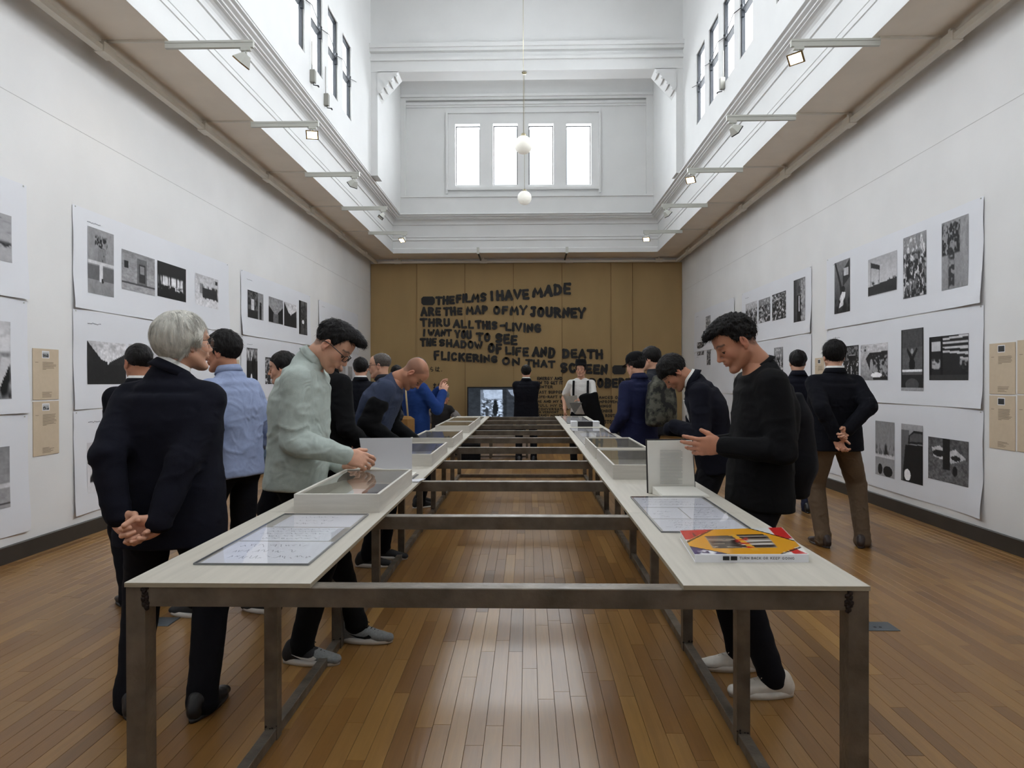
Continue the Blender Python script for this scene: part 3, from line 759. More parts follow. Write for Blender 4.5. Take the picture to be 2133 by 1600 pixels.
# soffit joints: fine grooves every two metres
# frieze, mouldings and upper walls of the well (profiles swept along the sides)
def sweep(name, prof, mt, y0=WYF, mirror=False):
    """prof: (offset inwards from the well face, z); swept as a U: left side, back, right side"""
    path = [((WXL, y0), (1, 0)), ((WXL, WYB), (1, -1)), ((WXR, WYB), (-1, -1)), ((WXR, y0), (-1, 0))]
    V = []; n = len(prof)
    for (x, y), (ox, oy) in path:
        for o, z in prof: V.append((x + ox * o, y + oy * o, z))
    F = [(i * n + j, i * n + j + 1, (i + 1) * n + j + 1, (i + 1) * n + j) for i in range(3) for j in range(n - 1)]
    return struct(mk(name, V, F, mt))
sweep('trim_1', [(.006, ZS - .004), (.006, ZS + .10), (-.025, ZS + .13), (-.03, ZS + .30), (-.008, ZS + .31), (-.008, ZS + .335), (-.03, ZS + .345), (-.03, ZS + .375), (-.012, ZS + .385), (-.012, ZS + .40), (-.03, ZS + .41), (-.03, 5.20)], paintw)
def _arc(x0, z0, x1, z1, n=4, s=1):
    return [(x0 + (x1 - x0) * (1 - cos(pi / 2 * i / n)) if s > 0 else x0 + (x1 - x0) * sin(pi / 2 * i / n), z0 + (z1 - z0) * (sin(pi / 2 * i / n) if s > 0 else 1 - cos(pi / 2 * i / n))) for i in range(n + 1)]
sweep('trim_2', [(-.03, 5.20), (.0, 5.21), (.0, 5.235)] + _arc(.0, 5.24, .09, 5.32, 4, 1) + [(.09, 5.335), (.12, 5.34), (.12, 5.36), (.165, 5.375), (.165, 5.40), (.205, 5.41), (.205, 5.43), (.19, 5.45), (.10, 5.46)], paintw)
# upper side walls with window openings
def wall_with_holes(name, axis, c, thick, u0, u1, z0, z1, holes, mt):
    """solid wall made of boxes around rectangular holes; axis 'x' -> wall plane normal to x"""
    b = MB(); hs = sorted(holes)
    def bx(a0, a1, q0, q1):
        if a1 - a0 < 1e-4 or q1 - q0 < 1e-4: return
        lo, hi = sorted((c, c + thick))
        if axis == 'x': b.box((lo, a0, q0), (hi, a1, q1))
        else: b.box((a0, lo, q0), (a1, hi, q1))
    cur = u0
    for a0, a1, q0, q1 in hs:
        bx(cur, a0, z0, z1); bx(a0, a1, z0, q0); bx(a0, a1, q1, z1); cur = a1
    bx(cur, u1, z0, z1)
    return struct(b.build(name, mt))
ZW0, ZW1 = 5.93, 7.22
holesL = [(y0 + .83 * i, y0 + .83 * i + .56, ZW0, ZW1) for y0, n in win_groups() for i in range(n)]
holesR = [(a + .42, b_ + .42, c_ + .03, d_) for a, b_, c_, d_ in holesL]
holesB = [(-1.757, -1.155, 6.165, 7.65), (-.835, -.24, 6.165, 7.65), (.03, .63, 6.16, 7.64), (.94, 1.545, 6.155, 7.63)]
wall_with_holes('wall_clerestory_left', 'x', UXL, -.34, WYF, UYB, 5.44, ZT, holesL, paintw)
wall_with_holes('wall_clerestory_right', 'x', UXR, .34, WYF, UYB, 5.44, ZT, holesR, paintw)
wall_with_holes('wall_clerestory_back', 'y', UYB + .10, .40, UXL - .3, UXR + .3, 5.44, ZT, holesB, paintw)
struct(boxo('wall_clerestory_front', (UXL - .3, WYF - .3, ZS + .1), (UXR + .3, WYF, ZT), paintw))
struct(boxo('ceiling_well', (UXL - .4, WYF - .4, ZT), (UXR + .4, UYB + .6, ZT + .15), paintw))
for nm, x0, x1 in (('left', UXL - .35, WXL - .02), ('right', WXR + .02, UXR + .35)):
    struct(boxo('wall_frieze_' + nm, (min(x0, x1), WYF, ZS + .1), (max(x0, x1), UYB + .5, 5.5), paintw))
struct(boxo('wall_frieze_back', (WXL - .1, WYB + .04, ZS + .1), (WXR + .1, WYB + .5, 5.5), paintw))
# back wall panel: recessed field with raised side pilasters, sill, head moulding
b = MB()
b.box((UXL, UYB - .0, 5.44), (-2.95 + .0, UYB + .11, 8.2)); b.box((2.86, UYB, 5.44), (UXR, UYB + .11, 8.2))
b.box((UXL, UYB - .02, 5.44), (UXR, UYB + .11, 5.86)); b.box((UXL, UYB - .05, 5.84), (UXR, UYB + .1, 5.88))
struct(b.build('trim_3', paintw))
b = MB(); b.box((-1.98, UYB + .04, 5.95), (-1.93, UYB + .11, 7.9)); b.box((1.72, UYB + .04, 5.95), (1.77, UYB + .11, 7.9)); b.box((-1.98, UYB + .04, 7.9), (1.77, UYB + .11, 7.95))
b.box((-1.95, UYB + .02, 6.03), (1.74, UYB + .12, 6.09))
struct(b.build('trim_4', paintw))
b = MB()
for z0, z1, o in ((8.05, 8.10, .03), (8.10, 8.16, .06), (8.20, 8.26, .10), (8.26, 8.32, .15)): b.box((UXL, UYB + .1 - o, z0), (UXR, UYB + .12, z1))
struct(b.build('trim_5', paintw))
# coved back bay and the portal beam in front of it
b = MB(); n = 8; V = []; F = []
for i in range(n + 1):
    a = pi / 2 * i / n; y = UYB + .1 - 1.3 * (1 - cos(a)); z = 8.32 + .5 * sin(a)
    V += [(UXL, y, z), (UXR, y, z)]
F = [(2 * i, 2 * i + 1, 2 * i + 3, 2 * i + 2) for i in range(n)]
struct(mk('ceiling_cove', V, F, paintw, None, True))
PY = 13.35
b = MB(); zb = 7.46
b.box((UXL, PY, zb), (UXR, PY + .42, ZT)); b.box((UXL, PY - .06, zb + .20), (UXR, PY, zb + .26)); b.box((UXL, PY - .10, zb + .36), (UXR, PY, zb + .42)); b.box((UXL, PY - .14, zb + .42), (UXR, PY, zb + .50))
for sx, x in ((1, UXL), (-1, UXR)):
    b.box((min(x, x + sx * .13), PY + .01, 5.44), (max(x, x + sx * .13), PY + .41, zb))
    V = [(x + sx * .125, PY, zb - .46), (x + sx * .16, PY, zb - .42), (x + sx * .55, PY, zb + .01), (x + sx * .125, PY, zb + .01)]; V += [(q[0], q[1] + .42, q[2]) for q in V]
    b.add(V, [(0, 1, 2, 3), (7, 6, 5, 4), (1, 5, 6, 2), (0, 4, 5, 1)])
struct(b.build('beam', paintw))
b = MB()
for sx, x in ((1, UXL), (-1, UXR)):              # ribs of the corner brackets
    for k in range(7):
        f = k / 7; p = np.array([x + sx * (.16 + .36 * f), 0, zb - .40 + .37 * f]); d = np.array([sx * .036, 0, .037]); nn = np.array([sx * .03, 0, -.03])
        if k % 2 == 0:
            V = [(q[0], y, q[2]) for y in (PY - .012, PY + .30) for q in (p, p + d, p + d + nn, p + nn)]
            b.add(V, [(0, 1, 2, 3), (7, 6, 5, 4), (0, 4, 5, 1), (1, 5, 6, 2), (2, 6, 7, 3), (3, 7, 4, 0)])
struct(b.build('trim_6', paintw))
# ---- windows
iron = mat('window_iron', lin(24, 27, 32), .45, metal=.3)
pane_m = glass('window_glass', (.97, .99, 1), .02, .05)
gearm = mat('gearbox_grey', lin(150, 148, 140), .5, metal=.2)
wn = 1
def side_window(side, y0, y1, z0, z1):
    global wn
    x = (UXL - .05) if side < 0 else (UXR + .05); e = empty('window_%d' % wn, (x, (y0 + y1) / 2, z0)); e['kind'] = 'structure'; wn += 1
    X0, X1 = (-.03, .02); w = (y1 - y0) / 2; h = z1 - z0
    b = MB(); t = .034
    for lo, hi in (((X0, -w, 0), (X1, -w + t, h)), ((X0, w - t, 0), (X1, w, h)), ((X0, -w, 0), (X1, w, t)), ((X0, -w, h - t), (X1, w, h))): b.box(lo, hi)
    b.build('frame', iron, e)
    b = MB(); zc = h * .52
    b.box((X0 - .012, -w + t, zc - .012), (X1 + .012, w - t, zc + .012)); b.build('transom', iron, e)
    sx = -side; b = MB()
    b.box((sx * .01 if sx > 0 else sx * .05, w - .10, zc - .09), (sx * .05 if sx > 0 else sx * .01, w - .055, zc + .05)); b.sphere((sx * .04, w - .08, zc + .07), .025, 8)
    b.build('pivot', iron, e, False)
    for a, c_ in ((t, zc - .02), (zc + .02, h - t)):
        m = MB(); m.box((-.004, -w + t, a), (.0, w - t, c_)); m.build('pane', pane_m, e)
for h in holesL: side_window(-1, *h)
for h in holesR: side_window(1, *h)
for (a, c_, z0, z1) in holesB:
    e = empty('window_%d' % wn, ((a + c_) / 2, UYB + .26, z0)); e['kind'] = 'structure'; wn += 1; w = (c_ - a) / 2; h = z1 - z0
    m = MB(); t = .02
    for lo, hi in (((-w, 0, 0), (-w + t, .03, h)), ((w - t, 0, 0), (w, .03, h)), ((-w, 0, 0), (w, .03, t)), ((-w, 0, h - t), (w, .03, h))): m.box(lo, hi)
    m.build('frame', iron, e)
    m = MB(); m.box((-w + t, .012, t), (w - t, .016, h - t)); m.build('pane', pane_m, e)
# window opening gear: boxes with a crank below the windows, operating wires above
def gearbox(side, y, z, lab):
    x = UXL if side < 0 else UXR; sx = -side
    e = empty('window_crank', (x, y, z)); tag(e, lab, 'crank', 'window cranks under the side windows')
    m = MB(); m.box((min(0, sx * .07), -.035, -.09), (max(0, sx * .07), .035, .09), 0, .01); m.build('gear_box', gearm, e)
    m = MB(); m.tube([(sx * .04, 0, -.08), (sx * .04, 0, -.12), (sx * .10, .02, -.125)], .008, 6); m.tube([(sx * .10, .02, -.125), (sx * .10, .06, -.125)], .012, 6); m.build('handle', iron, e, True)
    m = MB(); m.tube([(sx * .02, 0, .09), (sx * .02, 0, .5)], .006, 6); m.build('rod', gearm, e, True)
gearbox(-1, 9.62, 5.72, 'grey window crank box on the left well wall, nearer of the two')
gearbox(-1, 10.28, 5.66, 'grey window crank box on the left well wall, farther of the two')
gearbox(1, 10.55, 5.95, 'grey window crank box with long rod on the right well wall')
for side, ys, lab in ((-1, 9.2, 'thin operating wire strung across the left well windows'), (1, 9.6, 'thin operating wire strung across the right well windows')):
    x = (UXL + .03) if side < 0 else (UXR - .03); m = MB()
    m.tube([(x, ys + .83 * i + dy, 6.60 + dz) for i in range(4) for dy, dz in ((0, 0), (.4, .12))], .006, 5)
    tag(m.build('operating_wire', iron, None, True), lab, 'wire')

# ---------------------------------------------------------------- floor: boards along the room
PW = .0717
woodm = bpy.data.materials.new('floor_boards'); woodm.use_nodes = True
def _wood(m):
    nt = m.node_tree; N = nt.nodes; L = nt.links; b = N['Principled BSDF']
    oi = N.new('ShaderNodeObjectInfo'); gi = N.new('ShaderNodeNewGeometry')
    ad = N.new('ShaderNodeMath'); ad.operation = 'ADD'; L.new(oi.outputs['Random'], ad.inputs[0]); L.new(gi.outputs['Random Per Island'], ad.inputs[1])
    fr = N.new('ShaderNodeMath'); fr.operation = 'FRACT'; L.new(ad.outputs[0], fr.inputs[0])
    cr = N.new('ShaderNodeValToRGB'); e = cr.color_ramp.elements
    e[0].position = 0; e[0].color = (*lin(106, 76, 40), 1); e[1].position = 1; e[1].color = (*lin(154, 116, 62), 1)
    for p, c in ((.08, (124, 87, 44)), (.35, (132, 94, 48)), (.6, (138, 101, 53)), (.88, (146, 108, 59))):
        q = e.new(p); q.color = (*lin(*c), 1)
    L.new(fr.outputs[0], cr.inputs[0])
    tc = N.new('ShaderNodeNewGeometry'); mp = N.new('ShaderNodeMapping'); mp.inputs['Scale'].default_value = (60, 3, 60)
    L.new(tc.outputs['Position'], mp.inputs[0])
    cb = N.new('ShaderNodeCombineXYZ'); mu = N.new('ShaderNodeMath'); mu.operation = 'MULTIPLY'; mu.inputs[1].default_value = 40; L.new(fr.outputs[0], mu.inputs[0]); L.new(mu.outputs[0], cb.inputs[1])
    L.new(cb.outputs[0], mp.inputs['Location'])
    n = N.new('ShaderNodeTexNoise'); n.inputs['Scale'].default_value = 1.0; n.inputs['Detail'].default_value = 5; n.inputs['Distortion'].default_value = .6; L.new(mp.outputs[0], n.inputs['Vector'])
    mr = N.new('ShaderNodeMapRange'); mr.inputs[1].default_value = .3; mr.inputs[2].default_value = .7; mr.inputs[3].default_value = .90; mr.inputs[4].default_value = 1.08; L.new(n.outputs[0], mr.inputs[0])
    n2 = N.new('ShaderNodeTexNoise'); n2.inputs['Scale'].default_value = 1.1; L.new(tc.outputs['Position'], n2.inputs['Vector'])
    m2 = N.new('ShaderNodeMapRange'); m2.inputs[1].default_value = .0; m2.inputs[2].default_value = 1.; m2.inputs[3].default_value = .88; m2.inputs[4].default_value = 1.12; L.new(n2.outputs[0], m2.inputs[0])
    mm = N.new('ShaderNodeMath'); mm.operation = 'MULTIPLY'; L.new(mr.outputs[0], mm.inputs[0]); L.new(m2.outputs[0], mm.inputs[1])
    sc_ = N.new('ShaderNodeVectorMath'); sc_.operation = 'SCALE'; L.new(cr.outputs[0], sc_.inputs[0]); L.new(mm.outputs[0], sc_.inputs['Scale'])
    L.new(sc_.outputs[0], b.inputs['Base Color'])
    b.inputs['Roughness'].default_value = .33
    bp = N.new('ShaderNodeBump'); bp.inputs['Strength'].default_value = .12; bp.inputs['Distance'].default_value = .004; L.new(n.outputs[0], bp.inputs['Height']); L.new(bp.outputs[0], b.inputs['Normal'])
_wood(woodm)
gap = mat('floor_gap', lin(58, 40, 28), .8)
floor = empty('floor', (0, 0, 0)); floor['kind'] = 'structure'
boxo('subfloor', (XL - .1, YF - .1, -.12), (XR + .1, YB + .1, -.004), gap, floor)
PL = .91; _meshes = {}
def plank_mesh(L):
    k = round(L, 3)
    if k not in _meshes:
        g = .0007; b_ = .0006
        x0, x1, y0, y1 = g, PW - g, g, L - g
        V = [(x0, y0, -.006), (x1, y0, -.006), (x1, y1, -.006), (x0, y1, -.006), (x0, y0, -b_), (x1, y0, -b_), (x1, y1, -b_), (x0, y1, -b_),
             (x0 + b_, y0 + b_, 0), (x1 - b_, y0 + b_, 0), (x1 - b_, y1 - b_, 0), (x0 + b_, y1 - b_, 0)]
        F = [(8, 9, 10, 11)] + [(a, (a + 1) % 4, 4 + (a + 1) % 4, 4 + a) for a in range(4)] + [(4 + a, 4 + (a + 1) % 4, 8 + (a + 1) % 4, 8 + a) for a in range(4)]
        me = bpy.data.meshes.new('plank'); me.from_pydata(V, [], F); me.materials.append(woodm); _meshes[k] = (me, V, F)
    return _meshes[k]
cands = []; rest = []
nc = int((XR - XL) / PW) + 2; rg = random.Random(5)
for i in range(nc):
    x = XL + .005 + i * PW - .02; off = rg.random() * PL
    y = -1.5 - off
    while y < YB:
        L_ = PL if y + PL < YB else max(YB - y, .05)
        yc = y + L_ / 2; xc = x + PW / 2
        if L_ > .1 and x > XL - .03:
            vis = yc > 2.0 and abs(xc / max(yc, .1)) < .80
            cands.append((vis, xc * xc * .12 + yc * yc, x, y, L_))
        y += PL
cands.sort(key=lambda q: (not q[0], q[1]))
for vis, d, x, y, L_ in cands[:300]:
    o = bpy.data.objects.new('plank', plank_mesh(L_)[0]); COL.objects.link(o); o.location = (x, y, 0); o.parent = floor
V = []; F = []
for vis, d, x, y, L_ in cands[300:]:
    me, v, f = plank_mesh(L_); n = len(V); V += [(a + x, c + y, z) for a, c, z in v]; F += [tuple(k + n for k in q) for q in f]
o = mk('boards', V, F, woodm, floor); o['kind'] = 'stuff'
# floor sockets
steel = mat('socket_steel', lin(98, 104, 110), .4, metal=.7, noise=.1)
for (x0, x1, y0, y1, lab) in ((1.90, 2.075, 3.85, 3.985, 'grey steel floor socket plate in the boards right of the table'), (-2.24, -2.06, 3.85, 3.99, 'grey steel floor socket plate in the boards left of the table')):
    e = empty('floor_socket', ((x0 + x1) / 2, (y0 + y1) / 2, 0)); tag(e, lab, 'floor socket'); w = (x1 - x0) / 2; h = (y1 - y0) / 2
    boxo('plate', (-w, -h, 0), (w, h, .005), steel, e, .002)
    m = MB(); m.tube([(-.03, -.02, .005), (-.03, -.02, .0062)], .008, 10); m.tube([(.0, -.02, .005), (.0, -.02, .0062)], .008, 10); m.build('screw', iron, e)

# ---------------------------------------------------------------- conduit and lighting tracks under the soffit
duct = mat('duct_paint', lin(226, 220, 208), .6, spec=.3, noise=.04, nscale=4)
dark_gap = mat('soffit_seam', lin(150, 142, 130), .8)
LY = [6.17, 8.10, 10.08, 12.07, 14.09]
def conduit(name, p0, p1, boxes, lab):
    e = empty(name, tuple(p0)); tag(e, lab, 'conduit', 'cable conduits under the ceiling edge')
    d = np.array(p1) - np.array(p0); L_ = np.linalg.norm(d); u = d / L_; w = .035; s_ = np.cross(u, (0, 0, 1.))
    frameobo('tube', -s_ * w - np.array([0, 0, w * .7]), u * L_, s_ * 2 * w, (0, 0, 1.4 * w), duct, e)
    for t in boxes:
        c = u * t
        m = MB(); V = [c + u * a + s_ * b_ * 1.35 * w + np.array([0, 0, 1.]) * z for z in (-w * 1.0, w * 1.6) for a, b_ in ((-.09, -1), (.09, -1), (.09, 1), (-.09, 1))]
        m.add(V, [(0, 3, 2, 1), (4, 5, 6, 7), (0, 1, 5, 4), (1, 2, 6, 5), (2, 3, 7, 6), (3, 0, 4, 7)]); m.build('joint_cover', duct, e)
        m = MB(); m.box(tuple(c + np.array([-.02, -.02, w * .6])), tuple(c + np.array([.02, .02, ZS - p0[2] - .0]))); m.build('hanger', duct, e)
conduit('conduit', (-3.86, -3.5, 4.415), (-3.86, 17.32, 4.415), [y + 3.5 for y in LY + [2.2, 4.2, 16.1]], 'pale square conduit running under the ceiling along the left wall')
conduit('conduit', (3.77, -3.5, 4.415), (3.77, 17.32, 4.415), [y + 3.5 for y in LY + [2.2, 4.2, 16.1]], 'pale square conduit running under the ceiling along the right wall')
conduit('conduit', (-3.80, 17.28, 4.415), (3.71, 17.28, 4.415), [.5, 2.68, 4.85, 7.1], 'pale square conduit running above the brown paper mural')
trackm = mat('track_paint', lin(196, 196, 188), .45, spec=.4)
lensm = emat('lamp_glow', (1.0, .78, .45), 9.0); reflm = mat('lamp_reflector', lin(215, 205, 180), .25, metal=.8); lensoff = mat('lamp_lens', lin(190, 188, 178), .3)
def track(side, y, xin, dirv, lit, lab, n):
    xo = -3.83 if side < 0 else 3.74; xt = -3.30 if side < 0 else xin + .80
    e = empty('lighting_track', (xin, y, 4.455)); tag(e, 'pale ceiling lighting track arm ' + lab, 'track light', 'lighting track arms')
    def bx(nm, x0, x1, z0, z1, w, m_=trackm): a, c_ = sorted((x0 - xin, x1 - xin)); return boxo(nm, (a, -w, z0), (c_, w, z1), m_, e)
    bx('feed_strip', xo, xt, .045, .064, .012, duct)
    bx('track_rail', xt, xin, -.018, .026, .017); bx('mount_strip', xt, xin, .026, .045, .022)
    f = empty('spotlight', (xin - side * -.07, y, 4.437)); tag(f, ('lit' if lit else 'unlit') + ' small spotlight on track arm ' + lab, 'spotlight', 'spotlights on the track arms')
    m = MB(); m.box((-.045, -.016, -.028), (.045, .016, 0)); m.build('adapter', trackm, f)
    m = MB(); m.tube([(0, 0, -.028), (0, 0, -.065)], .011, 8); m.build('stem', trackm, f, True)
    d = nrm_(dirv); up = np.array([0, 0, 1.]); s_ = np.cross(d, up); s_ /= np.linalg.norm(s_); w_ = np.cross(s_, d)
    c = np.array([0, 0, -.075]) - d * .015
    a = [c + s_ * sx * .030 + w_ * sz * .024 for sx, sz in ((-1, -1), (1, -1), (1, 1), (-1, 1))]
    q = [c + d * .085 + s_ * sx * .072 + w_ * sz * .052 for sx, sz in ((-1, -1), (1, -1), (1, 1), (-1, 1))]
    r_ = [p + d * .012 for p in q]
    m = MB(); m.add(a + q, [(3, 2, 1, 0)] + [(i, (i + 1) % 4, 4 + (i + 1) % 4, 4 + i) for i in range(4)]); m.build('housing', trackm, f)
    m = MB(); m.add(q + r_ + [c + d * .097 + (p - c - d * .097) * .80 for p in r_], [(i, (i + 1) % 4, 4 + (i + 1) % 4, 4 + i) for i in range(4)] + [(4 + i, 4 + (i + 1) % 4, 8 + (i + 1) % 4, 8 + i) for i in range(4)]); m.build('rim', iron if not lit else mat('rim_lit', lin(120, 96, 60), .4, metal=.5), f)  # rim of a lit spotlight: warm lamp glow put into its colour
    ctr = c + d * .094; m = MB(); m.add([ctr + (p - ctr) * .84 for p in r_], [(0, 1, 2, 3)]); m.build('lens', lensm if lit else lensoff, f)
    if lit:
        l = bpy.data.lights.new('lamp_beam', 'SPOT'); l.energy = 6; l.color = (1, .80, .55); l.spot_size = radians(95); l.spot_blend = .8; l.shadow_soft_size = .05
        o = bpy.data.objects.new('lamp_beam', l); COL.objects.link(o); o.parent = f; o.location = tuple(c + d * .13); o.rotation_euler = Vector(d).to_track_quat('-Z', 'Y').to_euler()
def nrm_(v): v = np.array(v, float); return v / np.linalg.norm(v)
ordn = ['nearest', 'second nearest', 'middle', 'second farthest', 'farthest']
for k, (y, dv, lit) in enumerate(zip(LY, [(-.62, .1, -.7), (.15, -.75, -.55), (-.6, .35, -.6), (-.55, -.2, -.75), (-.4, -.55, -.7)], [1, 1, 0, 0, 1])):
    track(-1, y, -2.49, dv, lit, 'on the left side, ' + ordn[k] + ' of five', k)
for k, (y, x, dv, lit) in enumerate(zip([6.29, 8.06, 10.04, 12.05, 14.15], [2.40, 2.33, 2.335, 2.35, 2.385], [(-.5, -.5, -.6), (.7, .2, -.5), (-.45, -.6, -.6), (.65, .2, -.6), (-.2, -.6, -.7)], [1, 0, 1, 0, 1])):
    track(1, y, x, dv, lit, 'on the right side, ' + ordn[k] + ' of five', k)
for x, lab in ((-1.18, 'dark lamp bracket under the far soffit, left one'), (.93, 'dark lamp bracket under the far soffit, right one')):
    e = empty('lamp_bracket', (x, 17.0, 4.45)); tag(e, lab, 'lamp bracket')
    boxo('arm', (-.015, -.75, -.02), (.015, .2, .02), iron, e); boxo('end_cap', (-.03, -.82, -.03), (.03, -.75, .12), trackm, e)
# pendant globes
opal = mat('opal_glass', lin(238, 236, 226), .35, spec=.4, emit=(1, .97, .9), estr=.25); brassm = mat('pendant_brass', lin(170, 160, 130), .4, metal=.6)
for y, z, top, lab in ((10.3, 4.954, ZT, 'round white glass pendant globe, nearer and higher in view'), (13.45, 5.0, 7.46, 'round white glass pendant globe, farther and lower in view')):
    e = empty('pendant_lamp', (-.06, y, top)); tag(e, lab, 'pendant lamp')
    m = MB(); m.tube([(0, 0, 0), (0, 0, z + .14 - top)], .004, 6); m.build('cord', brassm, e, True)
    m = MB(); m.sphere((0, 0, z - top), .137, 28); m.build('globe', opal, e, True)
    m = MB(); m.tube([(0, 0, 0), (0, 0, -.03)], .05, 16, r2=.035); m.build('ceiling_rose', brassm, e, True)
    m = MB(); m.tube([(0, 0, z + .17 - top), (0, 0, z + .12 - top)], .03, 14, r2=.05); m.build('fitting', brassm, e, True)
# ================================================================ brush lettering: letters as strokes on a 0..1 square (y up)
def _arc2(cx, cy, rx_, ry_, a0, a1, n=10): return [(cx + rx_ * cos(radians(a0 + (a1 - a0) * i / n)), cy + ry_ * sin(radians(a0 + (a1 - a0) * i / n))) for i in range(n + 1)]
_O = _arc2(.5, .5, .42, .5, 90, 450, 20)
GL = {
 'A': [[(.0, 0), (.48, 1)], [(.52, 1), (1, 0)], [(.2, .34), (.8, .34)]], 'B': [[(.1, 0), (.1, 1)], [(.1, 1)] + _arc2(.45, .76, .38, .24, 90, -90) + [(.1, .52)], [(.1, .52)] + _arc2(.5, .26, .42, .26, 90, -90) + [(.1, 0)]],
 'C': [_arc2(.55, .5, .45, .5, 50, 310, 14)], 'D': [[(.1, 0), (.1, 1)], [(.1, 1)] + _arc2(.4, .5, .52, .5, 90, -90, 12) + [(.1, 0)]], 'E': [[(.92, 1), (.1, 1), (.1, 0), (.95, 0)], [(.1, .5), (.8, .5)]],
 'F': [[(.95, 1), (.12, 1), (.12, 0)], [(.12, .52), (.8, .52)]], 'G': [_arc2(.52, .5, .45, .5, 48, 330, 14) + [(.92, .44), (.55, .44)]], 'H': [[(.08, 0), (.08, 1)], [(.92, 0), (.92, 1)], [(.08, .5), (.92, .5)]],
 'I': [[(.5, 0), (.5, 1)]], 'J': [[(.3, 1), (.85, 1)], [(.72, 1), (.72, .22)] + _arc2(.42, .22, .3, .22, 0, -150, 8)], 'K': [[(.1, 0), (.1, 1)], [(.9, 1), (.1, .45)], [(.35, .62), (.95, 0)]],
 'L': [[(.12, 1), (.12, 0), (.95, 0)]], 'M': [[(.03, 0), (.1, 1), (.5, .3), (.9, 1), (.97, 0)]], 'N': [[(.08, 0), (.08, 1), (.92, 0), (.92, 1)]], 'O': [_O], 'P': [[(.1, 0), (.1, 1)], [(.1, 1)] + _arc2(.45, .72, .42, .28, 90, -90) + [(.1, .44)]],
 'Q': [_O, [(.6, .3), (1, -.05)]], 'R': [[(.1, 0), (.1, 1)], [(.1, 1)] + _arc2(.45, .74, .40, .26, 90, -90) + [(.1, .48)], [(.4, .48), (.95, 0)]], 'S': [[(.9, .88)] + _arc2(.5, .75, .38, .25, 60, 250, 8) + _arc2(.5, .26, .42, .26, 70, -130, 8)],
 'T': [[(.0, 1), (1, 1)], [(.5, 1), (.5, 0)]], 'U': [[(.08, 1), (.08, .3)] + _arc2(.5, .3, .42, .3, 180, 360, 8) + [(.92, 1)]], 'V': [[(0, 1), (.5, 0), (1, 1)]], 'W': [[(0, 1), (.25, 0), (.5, .75), (.75, 0), (1, 1)]],
 'X': [[(0, 0), (1, 1)], [(0, 1), (1, 0)]], 'Y': [[(0, 1), (.5, .45), (1, 1)], [(.5, .45), (.42, 0)]], 'Z': [[(.05, 1), (.95, 1), (.05, 0), (.95, 0)]], '-': [[(.1, .45), (.9, .52)]], '.': [[(.4, .02), (.5, .04)]], "'": [[(.5, 1), (.45, .75)]],
 '\u3089': [[(.4, .98), (.62, .86)], [(.3, .8), (.27, .35)] + _arc2(.5, .25, .34, .22, 140, -100, 8)], '\u306f': [[(.12, .95), (.08, .4), (.16, .05)], [(.4, .72), (.95, .76)], [(.68, .98), (.68, .2)] + _arc2(.55, .14, .15, .12, 0, 330, 8) + [(.95, .02)]],
 '\u307e': [[(.2, .82), (.8, .84)], [(.25, .6), (.76, .62)], [(.5, 1), (.5, .2)] + _arc2(.38, .15, .15, .13, 0, 300, 8) + [(.85, .03)]], '\u3060': [[(.05, .75), (.5, .8)], [(.3, 1), (.1, .05)], [(.5, .5), (.8, .52)], [(.45, .2), (.6, .06), (.85, .08)], [(.75, .98), (.8, .86)], [(.92, 1), (.97, .88)]],
 '\u3088': [[(.5, .7), (.85, .74)], [(.5, 1), (.5, .2)] + _arc2(.36, .15, .16, .13, 0, 300, 8) + [(.9, .0)]], '\u3044': [[(.15, .85), (.12, .35), (.3, .12)], [(.75, .8), (.9, .5)]], '\u30fc': [[(.05, .5), (.95, .5)]], '\u30c8': [[(.35, 1), (.35, 0)], [(.35, .65), (.85, .42)]],
 '\u3066': [[(.05, .85), (.95, .92)], [(.8, .88)] + _arc2(.65, .42, .35, .40, 110, 260, 8)],
}
GW = {'I': .22, 'M': 1.25, 'W': 1.3, '-': .7, '.': .35, "'": .3, ' ': .5, 'L': .85, 'E': .85, 'F': .85, 'J': .8}
def ribbon(mb, pts, w, P, rj):
    """thick brush stroke: pts in plane coords, P maps (x, y) -> 3-D"""
    Q = []
    for a, b_ in zip(pts[:-1], pts[1:]):
        a = np.array(a, float); b_ = np.array(b_, float); L_ = np.linalg.norm(b_ - a); k = max(1, int(L_ / (w * 1.2)))
        for i in range(k): Q.append(a + (b_ - a) * i / k)
    Q.append(np.array(pts[-1], float)); Q = np.array(Q); n = len(Q)
    D = np.gradient(Q, axis=0) if n > 1 else np.array([[1., 0]]); D /= np.linalg.norm(D, axis=1)[:, None] + 1e-12
    S_ = np.stack([-D[:, 1], D[:, 0]], 1); V = []
    Q[0] -= D[0] * w * .3; Q[-1] += D[-1] * w * .3
    for i in range(n):
        ww = w * .5 * (1 + rj.uniform(-.12, .14)); V += [P(*(Q[i] - S_[i] * ww)), P(*(Q[i] + S_[i] * ww))]
    e0 = Q[0] - D[0] * w * .28; e1 = Q[-1] + D[-1] * w * .28
    V += [P(*(e0 - S_[0] * w * .25)), P(*(e0 + S_[0] * w * .25)), P(*(e1 - S_[-1] * w * .25)), P(*(e1 + S_[-1] * w * .25))]
    F = [(2 * i, 2 * i + 2, 2 * i + 3, 2 * i + 1) for i in range(n - 1)] + [(2 * n, 0, 1, 2 * n + 1), (2 * n - 2, 2 * n + 2, 2 * n + 3, 2 * n - 1)]
    mb.add(V, F)
